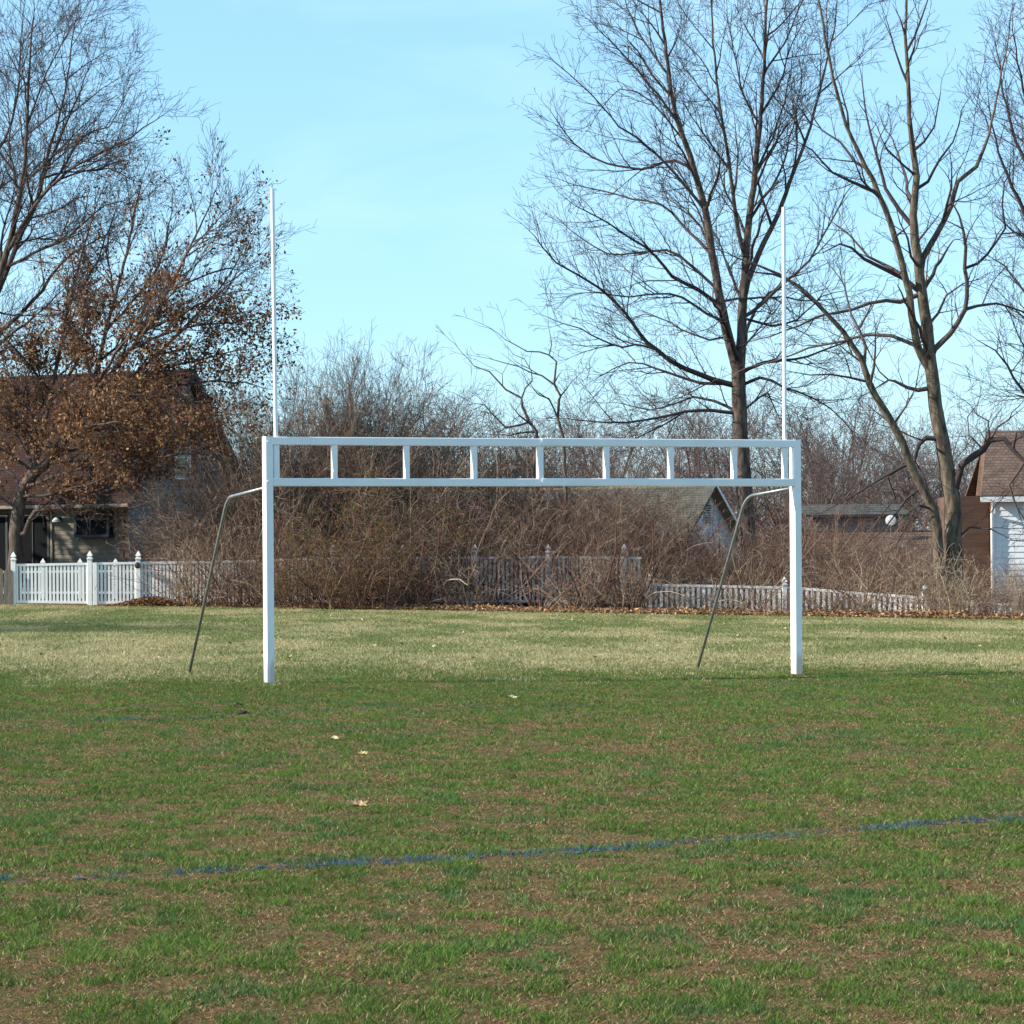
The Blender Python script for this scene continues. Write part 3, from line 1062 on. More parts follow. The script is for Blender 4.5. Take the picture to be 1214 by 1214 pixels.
def tan_house():
    phi = math.radians(29)
    kx, ky, _ = P(152, 665, 104)
    gzv = 0.3
    root = thing('tan_house', 'tan and grey sided house with dark red-brown roof behind the oak', 'house', (kx, ky, gzv), -phi)
    ez = 3.62            # eave height above the base
    gw = 6.9             # gable width
    rz = 7.85
    L = 15.0
    lap_wall(lambda z: -L, lambda z: 0.0, 0, ez, 0.17, M['tan_siding'], 'front_wall', root, 'x', 0.0, -1)
    sl = (rz - ez) / (gw / 2)
    lap_wall(lambda z: max(0.0, (z - ez) / sl), lambda z: min(gw, gw - (z - ez) / sl), 0, rz - 0.12, 0.17, M['blue_siding'], 'gable_wall', root, 'y', 0.0, 1)
    MB().box(-L, -0.03, gw - 0.05, gw, 0, ez).build('rear_wall', M['blue_siding'], root)
    MB().box(0.0, 0.09, -0.09, -0.0225, 0, ez - 0.1).build('corner_board', M['trim_tan'], root)
    ov = 0.5
    th = 0.14
    e = 0.10
    r1 = roof_slab(root, M['roof_red'], (-L - .4, -ov, ez - ov * sl + e), (0.45, -ov, ez - ov * sl + e), (0.45, gw / 2, rz + e), (-L - .4, gw / 2, rz + e), th)
    roof_slab(root, M['roof_red'], (-L - .4, gw / 2, rz + e + .002), (0.45, gw / 2, rz + e + .002), (0.45, gw + ov, ez - ov * sl + e), (-L - .4, gw + ov, ez - ov * sl + e), th)
    zg = ez - ov * sl + e
    MB().box(-L - .4, 0.44, -ov - 0.13, -ov - 0.02, zg - 0.15, zg - 0.02, 0.02).build('gutter', M['trim_tan'], root)
    MB().tube([(-0.10, -ov - 0.08, zg - 0.15), (-0.12, -0.12, zg - 0.5), (-0.12, -0.10, 0.0)], 0.055, 8).build('downspout', M['copper'], root)
    # rake boards on the gable
    for (y0, z0, y1, z1) in ((-ov, zg, gw / 2, rz + e), (gw / 2, rz + e, gw + ov, zg)):
        b = MB()
        b.v = [(0.453, y0, z0 - 0.30), (0.453, y1, z1 - 0.30), (0.453, y1, z1 - 0.01), (0.453, y0, z0 - 0.01)]
        b.v += [(x + 0.03, y, z) for (x, y, z) in b.v]
        b.f = [(0, 1, 2, 3), (7, 6, 5, 4)] + [(s, 4 + s, 4 + (s + 1) % 4, (s + 1) % 4) for s in range(4)]
        b.build('rake_board', M['trim_dark'], root)
    # greenhouse bay window with sloping glass top
    x0, x1, z0, z1, d = -2.02, -0.62, 1.98, 2.86, 0.32
    f = MB()
    t = 0.05
    for x in (x0, x1):
        f.box(x - t, x + t, -0.03 - d, -0.03, z0 - t, z0 + t)
        f.box(x - t, x + t, -d - 0.03, -d + 0.05, z0 + t, z1 - 0.25)
        f.tube([(x, -d, z1 - 0.25), (x, -0.04, z1)], t, 4)
    xm = (x0 + x1) / 2 - .06
    f.box(x0, x1, -d - 0.025, -d + 0.045, z0 - t + .002, z0 + t - .002)
    f.box(x0, x1, -d - 0.025, -d + 0.045, z1 - 0.32, z1 - 0.24)
    f.box(x0, x1, -0.09, -0.028, z1 - 0.03, z1 + 0.05)
    f.box(xm - 0.025, xm + 0.025, -d - 0.02, -d + 0.03, z0 + t, z1 - 0.32)
    w = f.build('bay_window', M['trim_dark'], root)
    g = MB()
    g.poly([(x0, -d + 0.01, z0), (x1, -d + 0.01, z0), (x1, -d + 0.01, z1 - 0.28), (x0, -d + 0.01, z1 - 0.28)])
    g.poly([(x0, -d + 0.01, z1 - 0.28), (x1, -d + 0.01, z1 - 0.28), (x1, -0.05, z1), (x0, -0.05, z1)])
    g.poly([(x1 - 0.01, -d + 0.01, z0), (x1 - 0.01, -0.03, z0), (x1 - 0.01, -0.05, z1), (x1 - 0.01, -d + 0.01, z1 - .28)])
    g.poly([(x0 + 0.01, -d + 0.01, z0), (x0 + 0.01, -0.03, z0), (x0 + 0.01, -0.05, z1), (x0 + 0.01, -d + 0.01, z1 - .28)])
    g.build('pane', M['glass'], w)
    # pale trim round the bay
    MB().box(x0 - 0.22, x0 - 0.07, -0.05, -0.0225, z0 - 0.15, z1 + 0.1).build('trim', M['trim_tan'], root)
    MB().box(x1 + 0.07, x1 + 0.22, -0.05, -0.0225, z0 - 0.15, z1 + 0.1).build('trim', M['trim_tan'], root)
    # sliding glass doors
    window(root, -4.75, -3.45, 0.35, 2.72, -0.02, M['trim_dark'], 'x', 2, 1, 0.07, 0.09, 'patio_door')
    MB().box(-3.34, -3.24, -0.07, -0.0225, 0.3, 2.85).build('trim', M['trim_tan'], root)
    window(root, -6.6, -5.3, 0.35, 2.72, -0.02, M['trim_dark'], 'x', 2, 1, 0.07, 0.09, 'patio_door')
    # porch lamp
    lm = MB().box(-2.97, -2.87, -0.10, -0.022, 2.55, 2.67).build('wall_lamp', M['trim_dark'], root)
    MB().lathe([(0.16, -0.06), (0.13, 0.02), (0.05, 0.09), (0.0, 0.10)], (-2.92, -0.24, 2.55), 12).build('lamp_shade', M['trim_white'], lm)
    # gable window with maroon shutters
    wz0, wz1, yc = 4.05, 5.5, 3.2
    window(root, yc - 0.42, yc + 0.42, wz0, wz1, 0.022, M['trim_white'], 'y', 1, 2, 0.06, 0.06)
    root.children[-1].children[0].data.materials[0] = M['glass_sky']
    for s in (-1, 1):
        a = yc + s * 0.72
        b = MB().box(0.022, 0.06, a - 0.22, a + 0.22, wz0 - 0.05, wz1 + 0.05)
        for q in range(14):
            zz = wz0 + 0.03 + q * 0.104
            b.box(0.0605, 0.072, a - 0.17, a + 0.17, zz, zz + 0.06)
        b.build('shutter', M['shutter'], root)


tan_house()


def grey_house():
    phi = math.radians(38)
    D = 124.0
    px, py, pz = P(838, 577, D)
    gzv = -0.4
    gw, ez, rz = 6.4, 1.9, pz - gzv
    s, c = math.sin(phi), math.cos(phi)
    # local +y runs back along the gable wall; the ridge meets the gable at y = gw/2
    root = thing('grey_house', 'small house with pale grey gable, attic vent and grey shingle roof beyond the thicket', 'house',
                 (px - s * gw / 2, py - c * gw / 2, gzv), -phi)
    ez = rz - gw / 2 * 1.02
    sl = 1.02
    L = 13.0
    lap_wall(lambda z: max(0.0, (z - ez) / sl), lambda z: min(gw, gw - (z - ez) / sl), 0, rz - 0.1, 0.24, M['grey_siding'], 'gable_wall', root, 'y', 0.0, 1)
    lap_wall(lambda z: -L, lambda z: 0.0, 0, ez, 0.24, M['grey_siding'], 'front_wall', root, 'x', 0.0, -1)
    ov = 0.35
    roof_slab(root, M['roof_grey'], (-L, -ov, ez - ov * sl + .1), (0.5, -ov, ez - ov * sl + .1), (0.5, gw / 2, rz + .1), (-L, gw / 2, rz + .1), 0.12)
    roof_slab(root, M['soffit'], (-L, gw / 2, rz + .102), (0.5, gw / 2, rz + .102), (0.5, gw + ov, ez - ov * sl + .1), (-L, gw + ov, ez - ov * sl + .1), 0.12)
    b = MB()
    b.v = [(0.503, gw / 2, rz - .05), (0.503, gw + ov, ez - ov * sl - .05), (0.503, gw + ov, ez - ov * sl + .09), (0.503, gw / 2, rz + .09)]
    b.v += [(x + 0.03, y, z) for (x, y, z) in b.v]
    b.f = [(0, 1, 2, 3), (7, 6, 5, 4)] + [(q, 4 + q, 4 + (q + 1) % 4, (q + 1) % 4) for q in range(4)]
    b.build('rake_board', M['trim_white'], root)
    v = MB()
    yc, zc = gw / 2 - 0.05, rz - 1.15
    for q in range(8):
        v.box(0.024, 0.05, yc - 0.26, yc + 0.26, zc - 0.36 + q * 0.1, zc - 0.36 + q * 0.1 + 0.05)
    v.build('attic_vent', M['trim_dark'], root)
    # vent pipe on the roof, seen beside the goal centre
    window(root, -9.5, -8.7, 0.5, 1.5, -0.02, M['trim_white'], 'x', 2, 1)


grey_house()


def brown_house():
    D = 118.0
    x0, _, ztop = P(962, 630, D)
    x1 = P(1180, 630, D)[0]
    zr = P(1060, 630, D)[2]
    zl = P(1060, 694, D)[2]
    root = thing('brown_house', 'long low brown house with shallow brown roof and grey upper wall behind the right bushes', 'house', (x0, D, -0.9))
    W = x1 - x0
    zr += 0.9
    zl = 1.0
    ridge = roof_slab(root, M['roof_brown'], (0, -2.6, zl + .55), (W, -2.6, zl + .55), (W, 0, zr), (0, 0, zr), 0.12)
    MB().box(0.2, W - 0.2, -2.2, -2.0, 0, zl + .5).build('wall', M['brown_wall'], root)
    MB().box(0.12, W - .1, -0.05, 3.0, zr - 0.02, zr + 0.03).build('eave_shadow', M['trim_dark'], root)  # thin slab coloured dark for the shadow along the eave
    h = P(1000, 611, D)[2] - P(1000, 630, D)[2]
    lap_wall(lambda z: 0.1, lambda z: 3.45, zr + 0.03, zr + h, 0.2, M['grey_wall'], 'upper_wall', root, 'x', 0.35, -1)
    roof_slab(root, M['roof_grey'], (-0.2, 0.1, zr + h + .05), (3.9, 0.1, zr + h + .05), (3.9, 3.5, zr + h + .5), (-0.2, 3.5, zr + h + .5), 0.1, 'upper_roof')
    # dark porch opening with white end wall
    MB().box(-0.55, -0.05, -2.4, -2.2, 0, 2.15).build('end_wall', M['white_siding'], root)
    dx, dy, dz = P(1056, 617, D - 0.6)
    d = thing('satellite_dish', 'round white satellite dish on mast above the long brown roof', 'satellite dish', (dx, dy, dz - 0.6))
    b = MB().lathe([(0.0, 0.045), (0.10, 0.038), (0.19, 0.012), (0.22, 0.0), (0.19, 0.002), (0.10, 0.026), (0.0, 0.033)], (0, 0, 0), 20)
    o = b.build('dish', M['dish'], d, (0, -0.06, 0.6), smooth=True)
    o.rotation_euler = (math.radians(-78), 0, math.radians(-14))
    o.rotation_euler = (math.radians(78), 0, math.radians(-14))
    MB().tube([(0, 0.0, -0.05), (0, 0.0, 0.6)], 0.022, 8).build('mast', M['pipe'], d)


brown_house()


def white_house():
    D = 100.0
    x0, _, ez = P(1176, 584, D)
    gzv = -0.7
    root = thing('white_house', 'white house with brown shingle roof at right edge behind the trees', 'house', (x0, D, gzv), math.radians(-4))
    ez = ez - gzv
    rz = P(1200, 524, D + 3)[2] - gzv + 0.3
    L = 9.0
    lap_wall(lambda z: 0.0, lambda z: L, 0, ez, 0.2, M['white_siding'], 'front_wall', root, 'x', 0.0, -1)
    MB().box(-0.02, 0.10, -0.06, -0.0225, 0, ez).build('corner_board', M['trim_white'], root)
    b = MB()
    gw = 6.6
    b.poly([(0, 0, 0), (0, gw, 0), (0, gw, ez), (0, gw / 2, rz - .1), (0, 0, ez)])
    b.build('gable_wall', M['brown_wall'], root)
    ov = 0.42
    sl = (rz - ez) / (gw / 2)
    roof_slab(root, M['roof_brown'], (-0.4, -ov, ez - ov * sl + .16), (L, -ov, ez - ov * sl + .16), (L, gw / 2, rz + .1), (0.15, gw / 2, rz + .1), 0.1)
    roof_slab(root, M['roof_brown'], (0.15, gw / 2, rz + .102), (L, gw / 2, rz + .102), (L, gw + ov, ez - ov * sl + .1), (-0.4, gw + ov, ez - ov * sl + .1), 0.1)
    zg = ez - ov * sl + .05
    MB().box(-0.42, L, -ov - 0.10, -ov - 0.02, zg - 0.10, zg + 0.07).build('gutter', M['trim_white'], root)
    MB().tube([(0.05, -ov - .06, zg - .1), (-0.02, -0.12, zg - .45), (-0.02, -0.12, 0.1)], 0.045, 8).build('downspout', M['trim_white'], root)
    # the brown boarded wing to its left
    MB().box(-1.45, -0.03, 0.9, 5.0, 0, ez - 0.1).build('wing', M['brown_wall'], root)
    window(root, 1.6, 2.5, 1.6, 2.9, -0.02, M['trim_white'], 'x', 2, 1)


white_house()


# ------------------------------------------------------------------ trees
def rv(s):
    return (random.gauss(0, s), random.gauss(0, s), random.gauss(0, s))


def sides_for(r):
    return 9 if r > 0.12 else 7 if r > 0.05 else 5 if r > 0.02 else 3


def perp(t):
    a = random.random() * 6.2832
    ref = (0, 0, 1) if abs(t[2]) < 0.9 else (1, 0, 0)
    u = norm3((t[1] * ref[2] - t[2] * ref[1], t[2] * ref[0] - t[0] * ref[2], t[0] * ref[1] - t[1] * ref[0]))
    w = (t[1] * u[2] - t[2] * u[1], t[2] * u[0] - t[0] * u[2], t[0] * u[1] - t[1] * u[0])
    c, s = math.cos(a), math.sin(a)
    return (u[0] * c + w[0] * s, u[1] * c + w[1] * s, u[2] * c + w[2] * s)


def sprout(tb, pts, radii, lvl, S, L, leaves=None, t0=None):
    """side branches along a polyline"""
    if lvl > S['max']:
        return
    n = len(pts)
    cnt = L * S['dens'][lvl]
    cnt = int(cnt) + (random.random() < cnt - int(cnt))
    t0 = S['t0'] if t0 is None else t0
    for k in range(cnt):
        t = t0 + (1 - t0) * (k + random.random()) / cnt
        f = t * (n - 1)
        i = min(int(f), n - 2)
        f -= i
        a, b = pts[i], pts[i + 1]
        p = (a[0] + f * (b[0] - a[0]), a[1] + f * (b[1] - a[1]), a[2] + f * (b[2] - a[2]))
        r = radii[i] + f * (radii[i + 1] - radii[i])
        tg = norm3((b[0] - a[0], b[1] - a[1], b[2] - a[2]))
        q = perp(tg)
        q = norm3((q[0], q[1], q[2] + S['bias']))
        an = math.radians(random.gauss(S['ang'], S['ang'] * 0.25))
        d = (tg[0] * math.cos(an) + q[0] * math.sin(an), tg[1] * math.cos(an) + q[1] * math.sin(an), tg[2] * math.cos(an) + q[2] * math.sin(an))
        ln = S['len'][lvl] * random.uniform(0.5, 1.25) * (1.1 - 0.45 * t)
        rc = min(r * 0.75, S['rad'][lvl] * (0.5 + 0.5 * ln / S['len'][lvl]))
        branch(tb, p, d, ln, rc, lvl, S, leaves)


def branch(tb, p, d, L, r0, lvl, S, leaves=None):
    nseg = max(2, min(9, int(L / S['seg'][lvl])))
    st = L / nseg
    pts, rad = [p], [r0]
    wd, up = S['wander'], S['up']
    for k in range(nseg):
        d = norm3((d[0] + random.gauss(0, wd), d[1] + random.gauss(0, wd), d[2] + random.gauss(0, wd) + up * st))
        p = (p[0] + d[0] * st, p[1] + d[1] * st, p[2] + d[2] * st)
        pts.append(p)
        rad.append(max(r0 * (1 - 0.85 * (k + 1) / nseg), S['tip']))
    tb.add(pts, rad, sides_for(r0))
    if leaves is not None and lvl >= S['max'] - 1:
        for q in pts[1:]:
            leaves.append(q)
    sprout(tb, pts, rad, lvl + 1, S, L, leaves)


def smooth_line(cp, step=0.4, jit=0.02):
    """Catmull-Rom through (x,y,z,r) control points"""
    cp = [np.array(c, float) for c in cp]
    out = []
    for i in range(len(cp) - 1):
        p0, p1, p2, p3 = cp[max(i - 1, 0)], cp[i], cp[i + 1], cp[min(i + 2, len(cp) - 1)]
        n = max(1, int(np.linalg.norm((p2 - p1)[:3]) / step))
        for k in range(n):
            t = k / n
            out.append(0.5 * ((2 * p1) + (-p0 + p2) * t + (2 * p0 - 5 * p1 + 4 * p2 - p3) * t * t + (-p0 + 3 * p1 - 3 * p2 + p3) * t ** 3))
    out.append(cp[-1])
    pts, rad = [], []
    for k, q in enumerate(out):
        j = jit if 0 < k < len(out) - 1 else 0
        pts.append((q[0] + random.gauss(0, j), q[1] + random.gauss(0, j), q[2] + random.gauss(0, j)))
        rad.append(max(q[3], 0.004))
    return pts, rad


def limb(px_pts, D, r0, r1, slope=0.0, dy0=0.0):
    """limb drawn from photo positions; slope swings it in depth as it runs out"""
    n = len(px_pts)
    cp, run = [], 0.0
    for i, (x, y) in enumerate(px_pts):
        if i:
            run += math.hypot(x - px_pts[i - 1][0], y - px_pts[i - 1][1]) / F * D
        t = i / (n - 1)
        q = P(x, y, D + dy0 + slope * run)
        cp.append((q[0], q[1], q[2], r0 * (1 - t) ** 1.0 + r1 * t))
    return cp


def drawn_tree(name, label, cat, base, stems, limbs, D, S, bark, twig, group=None, leaf_fn=None, tail=1.8):
    """stems: drawn main stems (part trunk); limbs: drawn limbs (part crown)"""
    loc = (base[0], base[1], gz(base[0], base[1]))
    root = thing(name, label, cat, loc, 0, group)
    T, K = Tubes(), Tubes()
    leaves = [] if leaf_fn else None
    O = np.array(loc)

    def shift(cp):
        return [(c[0] - O[0], c[1] - O[1], c[2] - O[2], c[3]) for c in cp]
    skel = []                                   # world x, y, z, r of everything grown so far

    def rooted(pp, r0, r1, slope):
        """start the limb on the nearest wood already grown"""
        cp = limb(pp, D, r0, r1, slope)
        if skel:
            k = np.array(skel)
            u, v = cp[0][0] / cp[0][1], (cp[0][2] - EYE) / cp[0][1]
            d = np.hypot(k[:, 0] / k[:, 1] - u, (k[:, 2] - EYE) / k[:, 1] - v)
            q = k[int(np.argmin(d))]
            if d.min() * D < 0.8:
                rr = min(r0, max(q[3] * 0.85, 0.012))
                cp = limb(pp, D, rr, min(r1, rr * 0.6), slope, q[1] - D)
                cp[0] = (q[0], q[1], q[2], rr)
        return cp

    def note(pts, rad):
        skel.extend((p[0] + O[0], p[1] + O[1], p[2] + O[2], r) for p, r in zip(pts, rad))

    for (pp, r0, r1, slope, t0) in stems:
        cp = shift(rooted(pp, r0, r1, slope))
        pts, rad = smooth_line(cp, 0.35, 0.012)
        note(pts, rad)
        T.add(pts, rad, 10)
        L = sum(math.dist(a, b) for a, b in zip(pts[:-1], pts[1:]))
        sprout(K, pts, rad, 0, S, L * (1 - t0), leaves, t0)
        if r1 < 0.06:
            d = norm3(tuple(pts[-1][k] - pts[-3][k] for k in range(3)))
            branch(K, pts[-1], d, tail, rad[-1], 1, S, leaves)
    for e in limbs:
        pp, r0, r1 = e[0], e[1] * 1.3, e[2] * 1.35
        slope = e[3] if len(e) > 3 else random.uniform(-0.55, 0.55)
        cp = shift(rooted(pp, r0, r1, slope))
        pts, rad = smooth_line(cp, 0.35, 0.02)
        note(pts, rad)
        K.add(pts, rad, 7 if r0 > 0.04 else 5)
        L = sum(math.dist(a, b) for a, b in zip(pts[:-1], pts[1:]))
        sprout(K, pts, rad, 1, S, L, leaves, 0.12)
        d = norm3(tuple(pts[-1][k] - pts[-3][k] for k in range(3)))
        branch(K, pts[-1], d, tail * 0.7, max(rad[-1], 0.008), 2, S, leaves)
    T.build('trunk', bark, root)
    K.build('crown', twig, root)
    if leaf_fn:
        leaf_fn(leaves, root)
    return root


S_MAPLE = dict(max=3, dens=[1.2, 2.7, 3.7, 3.2], len=[3.4, 1.9, 0.95, 0.45], rad=[0.05, 0.022, 0.011, 0.0065], seg=[0.45, 0.3, 0.2, 0.16],
               ang=42, bias=0.25, wander=0.11, up=0.05, tip=0.0056, t0=0.18)

# --- big maple behind the goal, right of centre
stems = [
    ([(893, 732), (889, 690), (885, 620), (880, 550), (877, 490), (875.5, 445), (875, 418)], 0.29, 0.20, 0, 0.97),
    ([(872, 440), (867, 415), (860, 381), (852, 345), (845, 303), (836, 249), (824, 206), (812, 168), (803, 145), (793, 90), (785, 20), (780, -40)], 0.17, 0.03, -0.10, 0.25),
    ([(878, 440), (880, 400), (880, 377), (882, 341), (884, 308), (888, 262), (893, 222), (898, 176), (901, 150), (905, 90), (908, 20), (912, -60)], 0.17, 0.03, 0.08, 0.25),
    ([(881, 350), (886, 335), (893, 318), (906, 286), (923, 253), (936, 216), (949, 183), (961, 150), (975, 95), (990, 30)], 0.11, 0.025, 0.18, 0.2),
    ([(881, 310), (877, 280), (870, 242), (864, 190), (857, 150), (850, 95), (845, 35), (842, -20)], 0.075, 0.02, -0.2, 0.2),
]
limbs = [
    ([(866, 461), (844, 450), (811, 437), (778, 416), (758, 394), (732, 361), (699, 334), (659, 311), (634, 280)], 0.075, 0.012, -0.15),
    ([(866, 459), (831, 454), (798, 444), (775, 436), (745, 430), (712, 446)], 0.045, 0.010, 0.3),
    ([(778, 416), (765, 409), (725, 409), (689, 390), (651, 377)], 0.035, 0.008, -0.15),
    ([(870, 490), (844, 486), (811, 489), (778, 495), (742, 501), (705, 500), (672, 496)], 0.05, 0.010, -0.2),
    ([(870, 490), (846, 476), (822, 470), (800, 478), (770, 486), (735, 478)], 0.04, 0.009, 0.35),
    ([(811, 489), (788, 502), (760, 516), (735, 530)], 0.025, 0.008, -0.2),
    ([(857, 366), (831, 346), (798, 327), (778, 305), (748, 283), (709, 256), (682, 244)], 0.055, 0.010, -0.25),
    ([(846, 303), (828, 285), (814, 272), (784, 243), (748, 236), (700, 223), (667, 214)], 0.045, 0.009, 0.25),
    ([(837, 252), (825, 234), (811, 219), (778, 183), (755, 163), (735, 150), (700, 110), (665, 80)], 0.045, 0.010, -0.3),
    ([(826, 210), (800, 190), (760, 200), (719, 193), (690, 178), (672, 160), (655, 135)], 0.04, 0.009, 0.3),
    ([(852, 340), (820, 315), (790, 296), (755, 300), (720, 300), (690, 282), (665, 262)], 0.04, 0.008, 0.45),
    ([(860, 384), (838, 372), (808, 352), (780, 348), (745, 352), (705, 346), (672, 352)], 0.038, 0.008, -0.4),
    ([(862, 395), (842, 403), (820, 398), (795, 382), (765, 372), (735, 380)], 0.03, 0.008, 0.5),
    ([(884, 442), (906, 430), (930, 427), (959, 422), (1000, 407), (1020, 398)], 0.05, 0.010, 0.2),
    ([(884, 460), (900, 447), (915, 452), (930, 460), (962, 470), (995, 494), (1012, 515)], 0.045, 0.009, -0.25),
    ([(886, 481), (900, 470), (910, 466), (918, 480), (923, 497), (938, 505)], 0.03, 0.008, 0.3),
    ([(885, 381), (903, 361), (930, 335), (959, 308), (992, 249), (1010, 220)], 0.05, 0.010, -0.3),
    ([(885, 384), (915, 385), (945, 378), (975, 352), (1000, 345)], 0.035, 0.008, 0.45),
    ([(852, 354), (890, 354), (930, 352), (965, 358), (1000, 352)], 0.035, 0.008, 0.3),
    ([(888, 265), (905, 235), (925, 205), (940, 150), (950, 95)], 0.04, 0.010, -0.3),
    ([(895, 200), (915, 165), (930, 120), (940, 60)], 0.035, 0.009, 0.3),
    ([(900, 150), (880, 110), (870, 60), (862, 10)], 0.03, 0.009, 0.2),
    ([(801, 140), (770, 100), (735, 60), (705, 30)], 0.035, 0.009, -0.3),
    ([(795, 90), (765, 50), (745, 10), (735, -30)], 0.03, 0.008, 0.3),
    ([(812, 168), (790, 140), (770, 120), (735, 105), (700, 150)], 0.028, 0.008, 0.3),
    ([(905, 90), (930, 50), (950, 0), (960, -40)], 0.03, 0.008, -0.3),
    # towards and away from the camera
    ([(872, 425), (860, 385), (845, 355), (825, 340)], 0.05, 0.012, -1.6),
    ([(878, 410), (895, 370), (915, 345), (930, 340)], 0.05, 0.012, 1.7),
    ([(880, 365), (865, 320), (850, 280)], 0.045, 0.012, 1.6),
    ([(884, 320), (900, 270), (912, 235)], 0.045, 0.012, -1.6),
    ([(845, 305), (830, 270), (800, 240)], 0.045, 0.012, 1.5),
    ([(836, 249), (850, 210), (858, 180)], 0.04, 0.012, -1.4),
]
drawn_tree('maple_tree', 'tall bare maple with forked dark trunk rising behind the right upright', 'tree',
           P(893, 726, 92.5), stems, limbs, 92.5, S_MAPLE, M['bark'], M['twig'])

# --- leaning two-stemmed tree at the right
S_ELM = dict(S_MAPLE, dens=[0.6, 1.6, 3.0, 3.2], len=[2.3, 1.5, 0.8, 0.38], wander=0.17, ang=50, up=0.06)
stems = [
    ([(1134, 732), (1132, 700), (1130, 660), (1130, 607), (1126, 575), (1122, 552), (1113, 504), (1107, 459), (1102, 427), (1099, 387), (1093, 348), (1088, 308),
      (1084, 270), (1083, 255), (1086, 209), (1082, 178), (1079, 150), (1077, 100), (1074, 40), (1078, -30)], 0.265, 0.03, 0.05, 0.45),
    ([(1120, 722), (1117, 695), (1111, 630), (1107, 605), (1093, 578), (1078, 545), (1060, 504), (1039, 471), (1025, 436), (1022, 426), (999, 394), (976, 367), (949, 341),
      (925, 325), (900, 316), (872, 305)], 0.155, 0.02, -0.12, 0.3),
    ([(1100, 440), (1094, 424), (1084, 394), (1078, 348), (1068, 308), (1055, 265), (1042, 229), (1028, 199), (1009, 163), (992, 110), (980, 50), (968, -10)], 0.12, 0.025, -0.15, 0.2),
    ([(1089, 320), (1094, 306), (1111, 278), (1127, 245), (1136, 215), (1157, 197), (1166, 175), (1173, 157), (1185, 100), (1196, 40)], 0.095, 0.02, 0.25, 0.2),
]
